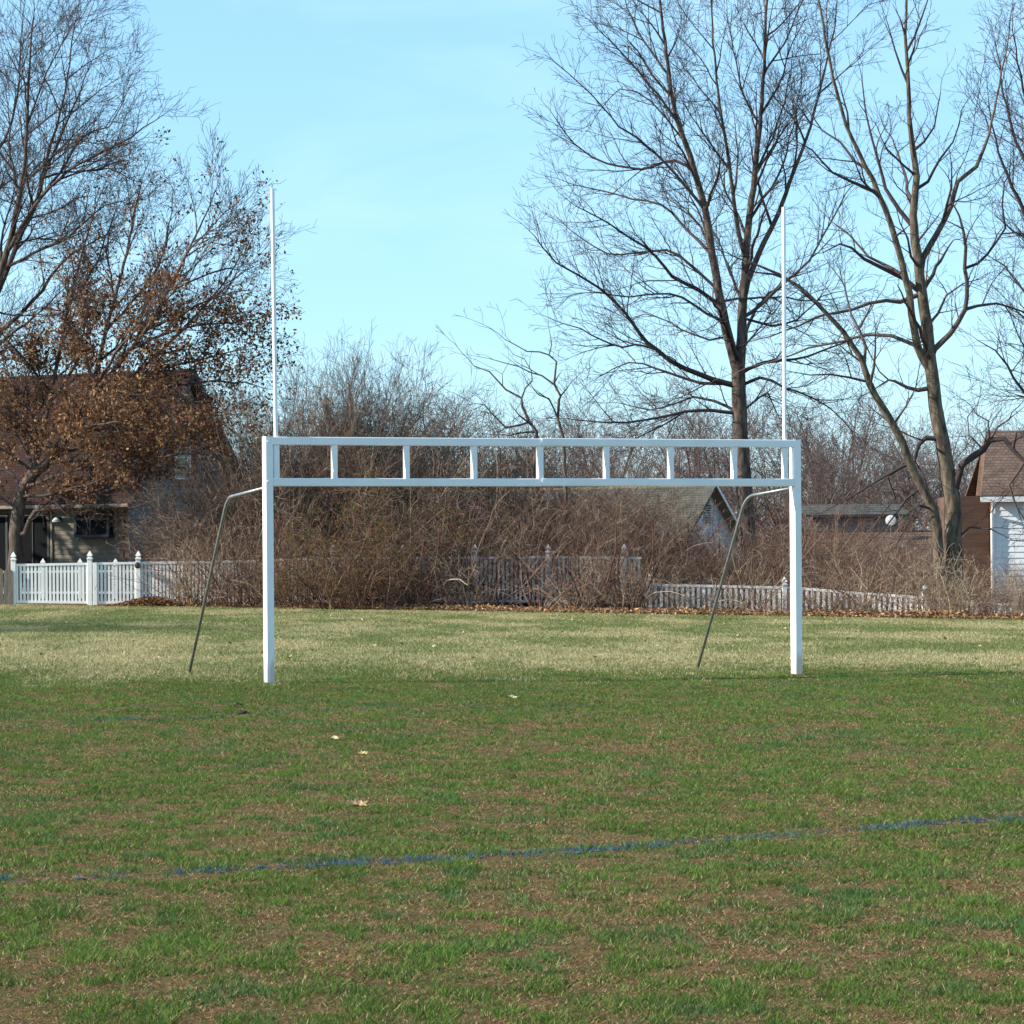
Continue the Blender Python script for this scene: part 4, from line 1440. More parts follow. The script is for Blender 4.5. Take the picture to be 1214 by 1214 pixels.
limbs = [
    ([(1102, 420), (1109, 413), (1127, 397), (1144, 366), (1145, 318), (1143, 275), (1138, 255), (1128, 238)], 0.075, 0.012, -0.2),
    ([(1145, 319), (1158, 312), (1170, 301), (1190, 272), (1187, 242), (1190, 215), (1205, 195)], 0.045, 0.009, -0.1),
    ([(1144, 368), (1160, 362), (1180, 359), (1214, 371), (1245, 385)], 0.04, 0.010, 0.3),
    ([(1101, 397), (1112, 372), (1122, 350), (1142, 335), (1165, 330)], 0.035, 0.008, 0.4),
    ([(1132, 235), (1137, 206), (1144, 185), (1150, 165), (1160, 110), (1168, 60)], 0.05, 0.010, -0.25),
    ([(1086, 357), (1068, 359), (1051, 357), (1009, 366), (966, 377), (930, 392), (900, 402)], 0.055, 0.010, -0.25),
    ([(1085, 415), (1058, 399), (1032, 397), (999, 404), (959, 413), (920, 428), (885, 436)], 0.045, 0.010, 0.2),
    ([(1088, 342), (1070, 330), (1048, 319), (1025, 308), (1009, 292), (995, 288), (975, 300)], 0.06, 0.010, -0.3),
    ([(1076, 335), (1055, 318), (1030, 305), (1008, 280), (985, 262)], 0.045, 0.010, 0.3),
    ([(1106, 463), (1090, 463), (1075, 460), (1062, 452), (1055, 451), (1037, 461)], 0.055, 0.012, -0.2),
    ([(1055, 451), (1043, 440), (1030, 415), (1020, 395)], 0.03, 0.008, 0.2),
    ([(1109, 514), (1098, 518), (1090, 527), (1086, 538), (1084, 546), (1066, 554), (1042, 569), (1012, 588), (989, 600)], 0.06, 0.010, -0.2),
    ([(1066, 554), (1052, 565), (1062, 590), (1050, 605), (1044, 612)], 0.035, 0.010, 0.3),
    ([(1024, 432), (1026, 410), (1022, 394), (1010, 372), (1000, 340), (995, 330), (982, 312)], 0.035, 0.008, 0.25),
    ([(1058, 500), (1075, 480), (1085, 460), (1090, 435)], 0.025, 0.008, -0.2),
    ([(1022, 447), (1005, 448), (985, 442), (960, 444), (935, 440)], 0.03, 0.008, -0.3),
    ([(1042, 232), (1025, 222), (1010, 215), (985, 205), (962, 178), (940, 165)], 0.045, 0.009, -0.3),
    ([(1028, 199), (1015, 192), (995, 170), (975, 155), (950, 120)], 0.04, 0.009, 0.3),
    ([(1081, 265), (1066, 248), (1050, 225), (1042, 195), (1030, 150), (1022, 95)], 0.055, 0.012, 0.3),
    ([(1085, 210), (1070, 195), (1052, 178), (1040, 150)], 0.03, 0.008, -0.4),
    ([(1087, 232), (1100, 215), (1115, 190), (1130, 168), (1140, 130)], 0.04, 0.010, 0.35),
    ([(1081, 182), (1095, 168), (1108, 150), (1115, 110)], 0.035, 0.009, -0.3),
    ([(1076, 95), (1060, 60), (1050, 20)], 0.03, 0.008, 0.2),
    ([(1076, 60), (1095, 20), (1105, -20)], 0.03, 0.008, -0.2),
    ([(1140, 240), (1165, 235), (1185, 215), (1205, 175)], 0.03, 0.008, 0.3),
    ([(1112, 590), (1090, 600), (1075, 625), (1060, 650)], 0.03, 0.008, -0.4),
    ([(1093, 578), (1075, 590), (1055, 620), (1030, 642)], 0.03, 0.008, 0.3),
    ([(1132, 585), (1142, 550), (1166, 534), (1174, 522), (1191, 519), (1200, 534), (1214, 547), (1232, 566)], 0.085, 0.03, -0.25),
    ([(1174, 522), (1182, 505), (1195, 498), (1200, 488)], 0.03, 0.009, 0.2),
    ([(1200, 532), (1205, 512), (1214, 512), (1224, 520)], 0.04, 0.010, -0.2),
    ([(1160, 536), (1150, 515), (1148, 495), (1160, 478)], 0.02, 0.007, 0.2),
    ([(1178, 520), (1172, 500), (1158, 490), (1150, 480)], 0.018, 0.007, -0.3),
    ([(1205, 552), (1198, 575), (1205, 600), (1214, 615)], 0.04, 0.012, 0.1),
    ([(1130, 640), (1150, 625), (1175, 628), (1200, 640)], 0.025, 0.008, -0.3),
    ([(1100, 430), (1085, 380), (1065, 340)], 0.05, 0.012, -1.4),
    ([(1094, 350), (1115, 310), (1130, 285)], 0.05, 0.012, 1.5),
    ([(1084, 260), (1070, 200), (1055, 160)], 0.045, 0.012, 1.4),
]
drawn_tree('leaning_tree', 'bare leaning tree with two stems and pale olive bark, right of the goal', 'tree',
           P(1132, 728, 80.0), stems, limbs, 80.0, S_ELM, M['bark_lit'], M['twig'])

# --- tree mostly outside the right edge
stems = [([(1290, 735), (1285, 600), (1278, 480), (1268, 380), (1262, 300), (1255, 200), (1248, 100), (1245, 0)], 0.24, 0.03, 0, 0.3)]
limbs = [
    ([(1275, 460), (1245, 480), (1214, 464), (1193, 433), (1180, 415), (1160, 404)], 0.05, 0.008, -0.2),
    ([(1268, 400), (1240, 330), (1214, 250), (1195, 210), (1180, 165), (1172, 120)], 0.07, 0.010, -0.1),
    ([(1260, 290), (1235, 230), (1205, 170), (1190, 110), (1180, 50)], 0.06, 0.010, 0.3),
    ([(1268, 420), (1240, 400), (1214, 345), (1190, 315), (1165, 300)], 0.04, 0.008, 0.3),
    ([(1255, 220), (1225, 150), (1210, 90), (1200, 30)], 0.05, 0.010, -0.3),
    ([(1275, 470), (1235, 470), (1205, 470), (1175, 468)], 0.03, 0.007, 0.3),
    ([(1262, 330), (1225, 290), (1200, 275), (1180, 255)], 0.04, 0.008, 0.1),
]
drawn_tree('maple_tree', 'bare tree standing just outside the right edge, only its branches reach in', 'tree',
           P(1290, 730, 86.0), stems, limbs, 86.0, S_MAPLE, M['bark'], M['twig'])

# --- bare tree at the far left, trunk just outside the frame
stems = [
    ([(-60, 722), (-52, 620), (-40, 520), (-25, 440), (-10, 380)], 0.30, 0.17, 0, 0.95),
    ([(-12, 385), (0, 325), (12, 285), (24, 228), (30, 190), (32, 150), (34, 90), (40, 20)], 0.13, 0.02, -0.15, 0.15),
    ([(-8, 360), (8, 320), (22, 285), (40, 248), (50, 210), (60, 170), (68, 150), (80, 90), (88, 30)], 0.10, 0.02, 0.2, 0.15),
    ([(-20, 375), (-25, 320), (-22, 260), (-10, 200), (0, 175), (12, 150), (22, 100), (25, 40)], 0.10, 0.02, 0.3, 0.2),
]
limbs = [
    ([(-5, 322), (5, 320), (40, 300), (80, 282), (105, 260), (125, 244), (155, 236)], 0.05, 0.009, -0.2),
    ([(8, 295), (30, 262), (50, 232), (80, 204), (110, 187), (140, 172), (170, 152), (195, 135)], 0.06, 0.009, -0.25),
    ([(72, 208), (100, 203), (130, 199), (155, 212), (175, 218)], 0.03, 0.007, 0.2),
    ([(10, 290), (45, 282), (75, 285), (100, 275), (118, 268)], 0.03, 0.007, 0.3),
    ([(30, 260), (62, 252), (90, 235), (112, 232)], 0.028, 0.007, -0.3),
    ([(24, 228), (15, 200), (10, 170), (12, 150), (5, 100)], 0.045, 0.009, 0.3),
    ([(50, 235), (72, 205), (90, 175), (110, 155), (130, 150), (150, 110)], 0.045, 0.009, 0.2),
    ([(40, 250), (55, 200), (72, 160), (90, 120), (110, 70)], 0.05, 0.010, -0.3),
    ([(60, 170), (90, 165), (115, 172), (135, 168)], 0.025, 0.007, 0.3),
    ([(-30, 430), (0, 395), (25, 372), (50, 345), (70, 315), (100, 292), (135, 275)], 0.075, 0.010, -0.2),
    ([(-30, 440), (0, 408), (30, 385), (55, 362), (78, 340)], 0.05, 0.009, 0.3),
    ([(-35, 470), (-10, 430), (10, 425), (28, 430), (38, 442)], 0.05, 0.015, -0.3),
    ([(-20, 430), (10, 412), (40, 405), (75, 402)], 0.03, 0.007, 0.3),
    ([(0, 372), (20, 375), (45, 372), (70, 375)], 0.03, 0.007, -0.3),
    ([(32, 150), (50, 100), (75, 50), (100, 10)], 0.03, 0.008, -0.2),
    ([(-10, 200), (-30, 120), (-40, 40)], 0.05, 0.009, 0.3),
]
drawn_tree('maple_tree', 'tall dark bare tree at the left edge, branches fanning up above the oak', 'tree',
           P(-60, 718, 97.0), stems, limbs, 97.0, dict(S_MAPLE, dens=[1.3, 3.0, 4.2, 4.0]), M['bark'], M['twig'])

# --- the oak keeping its brown leaves
S_OAK = dict(S_MAPLE, dens=[1.4, 3.6, 4.0, 3.6], len=[2.6, 1.6, 0.85, 0.4], up=0.10, wander=0.12, ang=40, bias=0.35)
stems = [
    ([(15, 722), (17, 680), (20, 620), (27, 580), (40, 562), (56, 548), (73, 526), (92, 493)], 0.24, 0.13, 0, 0.98),
    ([(24, 600), (27, 580), (45, 540), (55, 495), (68, 430), (82, 360), (98, 300), (112, 250)], 0.12, 0.02, 0.25, 0.2),
    ([(88, 500), (110, 455), (128, 381), (140, 340), (150, 300), (162, 240), (168, 215)], 0.085, 0.015, 0.2, 0.15),
    ([(92, 493), (122, 455), (150, 420), (172, 392), (200, 345), (222, 300), (240, 262), (252, 235)], 0.085, 0.015, -0.15, 0.15),
    ([(90, 495), (135, 462), (175, 432), (205, 402), (240, 365), (270, 330), (290, 290)], 0.075, 0.014, 0.15, 0.15),
]
limbs = [
    ([(18, 640), (30, 632), (42, 605), (70, 603), (106, 589), (134, 580), (165, 574)], 0.085, 0.012, -0.4),
    ([(56, 548), (95, 530), (140, 524), (185, 522), (225, 512)], 0.06, 0.010, -0.5),
    ([(92, 493), (135, 478), (185, 462), (235, 452), (290, 455), (312, 460)], 0.06, 0.009, -0.3),
    ([(92, 493), (140, 490), (190, 488), (240, 490), (282, 492)], 0.05, 0.009, 0.4),
    ([(110, 470), (160, 445), (210, 432), (262, 420), (305, 412)], 0.045, 0.008, 0.3),
    ([(150, 420), (195, 395), (245, 385), (290, 380), (318, 375)], 0.04, 0.008, -0.3),
    ([(200, 345), (235, 330), (270, 318), (305, 325)], 0.03, 0.007, 0.3),
    ([(128, 400), (155, 360), (185, 320), (200, 270), (205, 225)], 0.045, 0.008, 0.4),
    ([(150, 420), (185, 370), (215, 335), (235, 300)], 0.035, 0.008, 0.4),
    ([(222, 300), (240, 280), (265, 255), (282, 240)], 0.025, 0.007, -0.2),
    ([(45, 540), (30, 500), (15, 460), (5, 420)], 0.05, 0.010, 0.3),
    ([(40, 560), (15, 540), (-10, 525)], 0.05, 0.012, -0.3),
    ([(60, 480), (85, 440), (105, 400), (118, 360)], 0.04, 0.009, -0.4),
    ([(27, 585), (50, 570), (85, 558), (125, 550), (170, 548)], 0.05, 0.010, -0.7),
    ([(73, 526), (110, 510), (150, 508), (200, 500)], 0.05, 0.010, 0.7),
    ([(80, 515), (100, 480), (130, 470), (165, 468)], 0.05, 0.012, -1.4),
    ([(60, 545), (80, 520), (110, 505), (140, 500)], 0.05, 0.012, -1.8),
    ([(27, 590), (60, 585), (100, 575), (140, 560)], 0.05, 0.012, -1.2),
    ([(82, 360), (110, 320), (130, 270), (140, 235)], 0.035, 0.008, -0.3),
    ([(28, 577), (15, 562), (0, 556), (-20, 560)], 0.04, 0.009, 0.3),
    ([(20, 605), (5, 592), (-20, 588)], 0.04, 0.009, -0.4),
    ([(50, 557), (40, 520), (20, 488), (0, 470)], 0.045, 0.009, -0.3),
    ([(40, 562), (30, 520), (28, 470), (35, 430)], 0.045, 0.009, 0.4),
    ([(70, 603), (100, 608), (125, 600), (150, 604)], 0.03, 0.008, 0.3),
    ([(56, 548), (100, 545), (150, 548), (205, 540), (240, 530)], 0.05, 0.009, -0.9),
    ([(92, 493), (130, 430), (165, 385), (185, 350)], 0.05, 0.010, -0.7),
    ([(110, 455), (100, 410), (85, 380), (80, 340)], 0.04, 0.009, 0.4),
    ([(172, 392), (215, 372), (262, 350), (300, 345)], 0.035, 0.008, -0.3),
    ([(240, 365), (268, 372), (295, 400), (315, 430)], 0.03, 0.007, 0.3),
    ([(185, 462), (225, 475), (262, 500), (290, 520)], 0.035, 0.008, -0.3),
]


def oak_leaves(pts, root):
    a = np.array(pts)
    wz = a[:, 2] + root.location.z
    wx = a[:, 0] + root.location.x
    pr = 0.10 + 0.9 * (1 - sstep(6.0, 12.5, wz + 0.5 * (fbm(wx, wz, 1.6, 400) - .5) * 5))
    pr *= 0.35 + 1.1 * sstep(0.38, 0.62, fbm(wx + 0.7 * a[:, 1], wz, 0.9, 410))
    pr *= 0.06 + 0.94 * sstep(3.3, 4.3, wz + 0.5 * rng.random(len(wz)))
    keep = rng.random(len(a)) < pr * 0.31
    a = a[keep]
    c = np.repeat(a, 8, axis=0) + rng.normal(scale=0.13, size=(len(a) * 8, 3)) - np.array([0, 0, 0.06])
    cols = mixcols(len(c), [(0.185, 0.088, 0.044), (0.13, 0.060, 0.034), (0.26, 0.145, 0.075), (0.085, 0.042, 0.028), (0.36, 0.21, 0.11)])
    print('oak leaves', len(c))
    leaf_part('foliage', c, rng.uniform(0.06, 0.17, len(c)), cols, root, M['leaf'])


drawn_tree('oak_tree', 'oak holding rusty brown dry leaves in front of tan house', 'tree',
           P(15, 718, 93.0), stems, limbs, 93.0, S_OAK, M['bark'], M['twig'], leaf_fn=oak_leaves, tail=1.4)

# --- trees beyond the left edge: they are what shades the tan house and the left of the lawn
def conifer(x, y, H, rad, label):
    root = thing('evergreen_tree', label, 'tree', (x, y, gz(x, y)))
    T = Tubes()
    pts, r = smooth_line([(0, 0, -0.2, 0.28), (0.1, 0, H * 0.5, 0.16), (0, 0, H, 0.02)], 0.6, 0.01)
    T.add(pts, r, 9)
    cs = []
    for k in range(260):
        z = H * (0.10 + 0.88 * random.random() ** 1.2)
        L = rad * (1 - z / H) * random.uniform(0.75, 1.1) + 0.25
        a = random.random() * 6.283
        q, rr = [], []
        for i in range(5):
            t = i / 4
            q.append((L * t * math.cos(a), L * t * math.sin(a), z - 0.25 * L * t * t + random.gauss(0, .03)))
            rr.append(0.035 * (1 - t) + 0.006)
        T.add(q, rr, 4)
        for i in range(int(14 * L)):
            t = random.uniform(0.15, 1.0)
            cs.append((L * t * math.cos(a) + random.gauss(0, .16), L * t * math.sin(a) + random.gauss(0, .16), z - 0.25 * L * t * t + random.gauss(0, .1)))
    T.build('trunk', M['bark'], root)
    c = np.array(cs)
    leaf_part('crown', c, rng.uniform(0.25, 0.5, len(c)), mixcols(len(c), [(0.03, 0.055, 0.025), (0.045, 0.075, 0.03), (0.025, 0.04, 0.02)]), root, M['leaf'])
    return root


conifer(-28.5, 101.5, 15.0, 4.4, 'dark evergreen tree outside the left edge that shades the tan house')
conifer(-33.0, 97.0, 17.0, 4.8, 'taller dark evergreen tree outside the left edge, further from the tan house')

# --- two crooked saplings rising from the thicket beside the goal centre
S_SAP = dict(S_MAPLE, dens=[0.5, 1.2, 2.0, 2.0], len=[1.5, 1.1, 0.6, 0.3], wander=0.2, ang=52, max=3)
drawn_tree('crooked_sapling', 'crooked bare sapling forking above the crossbar, left of the goal seam', 'tree', P(655, 722, 91.5),
           [([(655, 724), (648, 660), (640, 590), (632, 562), (637, 530), (637, 512), (628, 500), (619, 482), (619, 472), (600, 462), (580, 442), (562, 434)], 0.085, 0.015, 0.05, 0.45)],
           [([(620, 473), (624, 460), (631, 450), (630, 440), (622, 425), (608, 420)], 0.03, 0.007, 0.2),
            ([(612, 514), (600, 508), (588, 495), (575, 480), (560, 478)], 0.03, 0.007, 0.2),
            ([(637, 515), (625, 512), (612, 514)], 0.03, 0.025, 0.1)], 91.5, S_SAP, M['bark'], M['twig'])
drawn_tree('crooked_sapling', 'crooked bare sapling right of the goal seam with long bowed branch to the left', 'tree', P(672, 722, 91.0),
           [([(672, 724), (670, 660), (671, 600), (669, 540), (668, 517), (661, 497), (663, 475), (664, 470), (657, 456), (657, 452), (660, 430), (652, 421), (640, 417), (625, 417), (610, 408), (598, 402)], 0.06, 0.012, 0.05, 0.5)],
           [([(657, 456), (640, 445), (630, 441), (615, 436), (595, 430), (580, 425)], 0.032, 0.007, 0.2),
            ([(664, 471), (670, 462), (678, 452)], 0.022, 0.006, 0.2),
            ([(662, 486), (650, 472), (640, 468), (632, 462), (630, 456)], 0.025, 0.006, -0.2),
            ([(652, 421), (654, 410), (653, 400), (650, 385)], 0.018, 0.005, -0.2)], 91.0, S_SAP, M['bark'], M['twig'])

# --- distant bare trees along the skyline
S_FAR = dict(max=3, dens=[1.0, 1.9, 2.6, 2.6], len=[3.2, 2.0, 1.1, 0.6], rad=[0.045, 0.022, 0.013, 0.010], seg=[0.6, 0.4, 0.3, 0.25],
             ang=38, bias=0.2, wander=0.12, up=0.08, tip=0.008, t0=0.15)


def far_tree(H, seed, spread):
    random.seed(seed)
    root = thing('distant_tree', '', 'tree')
    T, K = Tubes(), Tubes()
    tr = [(0, 0, -0.3, 0.20), (0.1, 0, H * 0.14, 0.17), (0.05, 0.1, H * 0.28, 0.15)]
    pts, rad = smooth_line(tr, 0.5, 0.02)
    T.add(pts, rad, 8)
    for k in range(8):
        a = k * 0.785 + random.uniform(-.3, .3)
        el = random.uniform(0.35, 1.2)
        s = spread * math.cos(el)
        d = (math.cos(a) * s, math.sin(a) * s, math.sin(el))
        L = H * random.uniform(0.5, 0.72) * (0.75 if el < 0.6 else 1)
        p0 = (0.05, 0.1, H * random.uniform(0.12, 0.28))
        n = 8
        q, dd, P_, R_ = p0, norm3(d), [p0], [0.10]
        for i in range(n):
            dd = norm3((dd[0] + random.gauss(0, .08), dd[1] + random.gauss(0, .08), dd[2] + random.gauss(0, .06) + 0.05))
            q = tuple(q[j] + dd[j] * L / n for j in range(3))
            P_.append(q)
            R_.append(0.10 * (1 - 0.85 * (i + 1) / n))
        K.add(P_, R_, 5)
        sprout(K, P_, R_, 0, S_FAR, L, None, 0.15)
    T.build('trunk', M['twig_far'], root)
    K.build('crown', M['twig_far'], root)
    return root


FAR_LABEL = 'hazy bare tree in the distant row along the skyline behind the houses'
far = [far_tree(10.5, 101 + k, s) for k, s in enumerate((1.0, 0.8, 1.15))]
random.seed(31)
spots = [(545, 460, 150), (500, 500, 175), (590, 495, 165), (690, 500, 190), (720, 488, 180), (760, 480, 150), (795, 490, 170), (830, 478, 145),
         (915, 480, 160), (945, 465, 140), (985, 470, 155), (1020, 488, 150), (1050, 500, 165), (1085, 505, 150), (1165, 505, 170), (1215, 490, 150), (650, 505, 200),
         (870, 500, 185), (1000, 500, 185), (440, 470, 150), (340, 470, 145), (290, 500, 160), (1120, 520, 185)]
for i, (px, ytop, D) in enumerate(spots):
    o = far[i] if i < 3 else copy_tree(far[i % 3])
    x, y, zt = P(px, ytop, D)
    z0 = gz(x, y)
    s = (zt - z0) / 10.5 / 0.93
    o.location = (x, y, z0)
    o.scale = (s * 1.1, s * 1.1, s)
    o.rotation_euler = (0, 0, random.uniform(0, 6.28))
    o['label'] = FAR_LABEL
    o['group'] = 'distant bare trees along the skyline'
far[0]['label'] = 'distant bare tree with rounded crown above the left half of the crossbar'


# ------------------------------------------------------------------ shrubs
def shrub(name, H, nst, spread, S, m_stem, m_twig, seed, arch=0.0, base=0.5, leaf=None, rs=1.0):
    random.seed(seed)
    root = thing(name, '', 'shrub')
    T, K = Tubes(), Tubes()
    leaves = [] if leaf else None
    for k in range(nst):
        a = random.random() * 6.283
        rb = base * math.sqrt(random.random())
        p = (rb * math.cos(a), rb * math.sin(a), -0.1)
        el = random.uniform(0.75, 1.5)
        d = norm3((math.cos(a) * math.cos(el) * spread, math.sin(a) * math.cos(el) * spread, math.sin(el)))
        L = H * random.uniform(0.65, 1.15)
        n = 9
        pts, rad = [p], [random.uniform(0.010, 0.026) * (0.7 + 0.08 * H) * rs]
        r0 = rad[0]
        for i in range(n):
            t = (i + 1) / n
            d = norm3((d[0] + random.gauss(0, .16), d[1] + random.gauss(0, .16), d[2] + random.gauss(0, .10) - arch * t * t))
            p = tuple(p[j] + d[j] * L / n for j in range(3))
            pts.append(p)
            rad.append(max(r0 * (1 - 0.8 * t), 0.005))
        T.add(pts, rad, 5)
        K.add(pts, [r * 0.6 for r in rad], 3)          # thin stem copy added unseen inside it, joining the twigs into one mass
        sprout(K, pts, rad, 1, S, L, leaves, 0.15)
    T.build('stems', m_stem, root)
    K.build('twigs', m_twig, root)
    if leaf:
        a = np.array(leaves)
        a = a[rng.random(len(a)) < leaf[0]]
        c = np.repeat(a, leaf[1], axis=0) + rng.normal(scale=0.06, size=(len(a) * leaf[1], 3))
        leaf_part('foliage', c, rng.uniform(leaf[2] * 0.6, leaf[2] * 1.2, len(c)), mixcols(len(c), leaf[3]), root, M['leaf'])
    return root


S_BUSH = dict(max=3, dens=[0, 2.2, 2.8, 2.2], len=[0, 1.15, 0.6, 0.32], rad=[0, 0.010, 0.006, 0.0048], seg=[1, 0.22, 0.18, 0.15],
              ang=50, bias=0.1, wander=0.24, up=0.0, tip=0.0042, t0=0.12)
S_TALL = dict(S_BUSH, ang=36, up=0.10, wander=0.14, len=[0, 1.3, 0.65, 0.35], dens=[0, 3.0, 3.4, 2.6])
S_LOW = dict(S_BUSH, len=[0, 0.7, 0.4, 0.22], dens=[0, 3.2, 3.4, 2.0], max=3)

tall = [shrub('tall_shrub', 6.6, 26, 0.75, S_TALL, M['cane'], M['cane'], 201, 0.0, 0.8),
        shrub('tall_shrub', 6.0, 24, 0.9, S_TALL, M['cane'], M['cane'], 202, 0.03, 0.8)]
mid = [shrub('tangled_shrub', 4.4, 30, 1.1, S_BUSH, M['cane'], M['cane'], 211, 0.10, 0.6),
       shrub('tangled_shrub', 4.2, 30, 1.3, S_BUSH, M['cane_red'], M['cane'], 212, 0.14, 0.6),
       shrub('tangled_shrub', 4.0, 30, 1.2, S_BUSH, M['cane_pale'], M['cane_red'], 213, 0.12, 0.6)]
low = [shrub('bramble', 2.3, 26, 1.2, S_LOW, M['cane_pale'], M['cane'], 221, 0.10, 0.4),
       shrub('bramble', 2.1, 26, 1.4, S_LOW, M['cane_red'], M['cane_red'], 222, 0.14, 0.4),
       shrub('bramble', 2.2, 22, 1.1, S_LOW, M['cane_pale'], M['cane_pale'], 223, 0.06, 0.4)]
open_ = [shrub('open_shrub', 3.7, 15, 1.2, dict(S_BUSH, dens=[0, 1.5, 2.4, 2.0]), M['cane_red'], M['cane'], 231, 0.10, 0.42, None, 1.7),
         shrub('open_shrub', 3.4, 14, 1.4, dict(S_BUSH, dens=[0, 1.4, 2.2, 2.0]), M['cane'], M['cane_pale'], 232, 0.16, 0.42, None, 1.5)]
NAT = {'open': (open_, 3.0), 'tall': (tall, 6.3), 'mid': (mid, 3.9), 'low': (low, 1.95)}
used = {'open': 0, 'tall': 0, 'mid': 0, 'low': 0}


def put(kind, px, ytop, D, label, group, wide=1.0, v=None):
    lst, h0 = NAT[kind]
    k = used[kind]
    used[kind] += 1
    o = lst[k] if k < len(lst) else copy_tree(lst[v if v is not None else random.randrange(len(lst))])
    x, y, zt = P(px, ytop, D)
    z0 = gz(x, y)
    s = max(0.35, (zt - z0) / h0)
    o.location = (x, y, z0)
    o.scale = (s * wide, s * wide, s)
    o.rotation_euler = (0, 0, random.uniform(0, 6.283))
    o['label'] = label
    o['group'] = group
    return o


random.seed(77)
LT = 'tall bare upright shrub in the clump rising above the left end of the crossbar'
GT = 'tall shrubs above the left end of the crossbar'
for (px, yt, D) in ((345, 446, 92), (392, 436, 94), (440, 446, 93), (470, 470, 95), (318, 475, 95), (370, 455, 97), (415, 450, 98), (290, 520, 96), (262, 505, 95), (285, 490, 97), (235, 560, 94), (305, 540, 92), (270, 560, 91.5), (355, 445, 99), (405, 438, 99), (455, 452, 97), (430, 455, 91), (380, 462, 91), (335, 462, 90), (495, 490, 97)):
    put('tall', px, yt, D, LT, GT, 0.85)
LM = 'bare tangled brown shrub in the dense thicket behind the goal'
GM = 'tangled shrubs of the thicket behind the goal'
for (px, yt, D) in ((340, 560, 89.5), (385, 545, 90), (430, 540, 90.5), (475, 535, 90.5), (515, 530, 91), (555, 535, 91), (600, 530, 91), (640, 545, 90.5), (680, 555, 90.5),
                    (715, 585, 90), (360, 600, 87), (410, 590, 87), (460, 585, 87), (510, 580, 88.6), (560, 578, 88.6), (605, 575, 88.6), (650, 580, 88.6), (695, 590, 88.6),
                    (735, 605, 88.6), (770, 630, 88.6), (300, 590, 90), (265, 600, 91), (222, 612, 92), (245, 600, 91.5), (205, 640, 92), (660, 585, 93), (700, 590, 93), (740, 590, 94), (775, 592, 95), (720, 600, 91), (760, 605, 91), (535, 510, 95), (490, 512, 95), (580, 515, 96), (450, 510, 95), (625, 520, 96), (690, 540, 97),
                    (450, 610, 86.3), (660, 535, 94), (720, 560, 95)):
    put('mid', px, yt, D, LM, GM, 1.0)
LR = 'pale bare bushy shrub in the row over the low right fence'
GR = 'shrubs behind the low right fence'
for (px, yt, D) in ((800, 640, 88), (840, 650, 88.5), (880, 625, 89), (915, 605, 89), (955, 600, 89.5), (990, 605, 90), (1030, 630, 89), (1070, 640, 88), (1180, 660, 86), (1220, 650, 86), (1150, 665, 87)):
    put('mid', px, yt, D, LR, GR, 0.9, 2)
LB = 'low bare bramble tangled against the fence at the lawn edge behind goal'
GB = 'low brambles along the lawn edge'
for (px, yt, D) in ((330, 650, 86.5), (490, 662, 85), (555, 678, 85), (685, 665, 84), (720, 660, 83.5), (748, 668, 83.5),
                    (770, 665, 88), (805, 672, 88), (840, 668, 88), (872, 690, 83.5), (905, 665, 88), (935, 670, 88), (965, 660, 87.5), (1000, 655, 87.5), (1030, 650, 87.5), (1070, 668, 88),
                    (1100, 665, 79), (1125, 655, 78), (1150, 672, 77.5), (1180, 680, 77), (1205, 675, 76.5), (1230, 680, 76), (960, 697, 83), (1000, 697, 83),
                    (1170, 695, 76), (1200, 698, 75.5), (1140, 690, 77), (800, 702, 83), (835, 700, 83.5), (925, 703, 83), (985, 700, 83), (1030, 704, 82), (1010, 670, 92), (965, 640, 93), (1000, 650, 95), (940, 640, 96)):
    put('low', px, yt, D, LB, GB, 1.1)
LL = 'sparse bare shrub leaning over the white picket fence beside the left back stay'
GL = 'sparse shrubs over the left picket fence'
for (px, yt, D) in ((240, 625, 88), (280, 600, 87.5), (300, 640, 87), (215, 655, 88)):
    put('low' if yt > 620 else 'mid', px, yt, D, LL, GL, 1.0)

LO = 'open branched reddish shrub standing in front of the weathered fence behind the goal'
GO = 'open shrubs in front of the weathered fence'
for (px, yt, D) in ((480, 610, 86), (545, 590, 86), (580, 612, 85.5), (640, 606, 85.0), (690, 606, 84.5), (735, 618, 84), (760, 632, 83.8)):
    put('open', px, yt, D, LO, GO, 1.0)
LF = 'distant brown shrub filling the gaps below the skyline between the houses'
GF = 'distant shrubs between the houses'
for k, px in enumerate((760, 800, 830, 862, 890, 915, 940, 968, 995, 1025, 1055, 1085, 1110, 1140, 905, 980, 1120)):
    put('mid', px, 572 + (k * 37) % 24, 136 + (k * 13) % 16, LF, GF, 1.15, k % 3)
for (px, yt, D) in ((750, 612, 90), (778, 618, 90), (805, 628, 90.5), (832, 636, 90), (858, 634, 90), (735, 592, 92), (765, 596, 92.5), (795, 604, 93), (818, 618, 92), (842, 630, 91), (868, 628, 91), (790, 640, 88.5), (820, 648, 88.5), (865, 645, 88.5), (960, 610, 97), (990, 612, 99), (1020, 608, 97), (1050, 625, 95), (1085, 620, 96), (1000, 618, 93), (1035, 628, 92)):
    put('mid', px, yt, D, LR, GR, 0.8, 2)

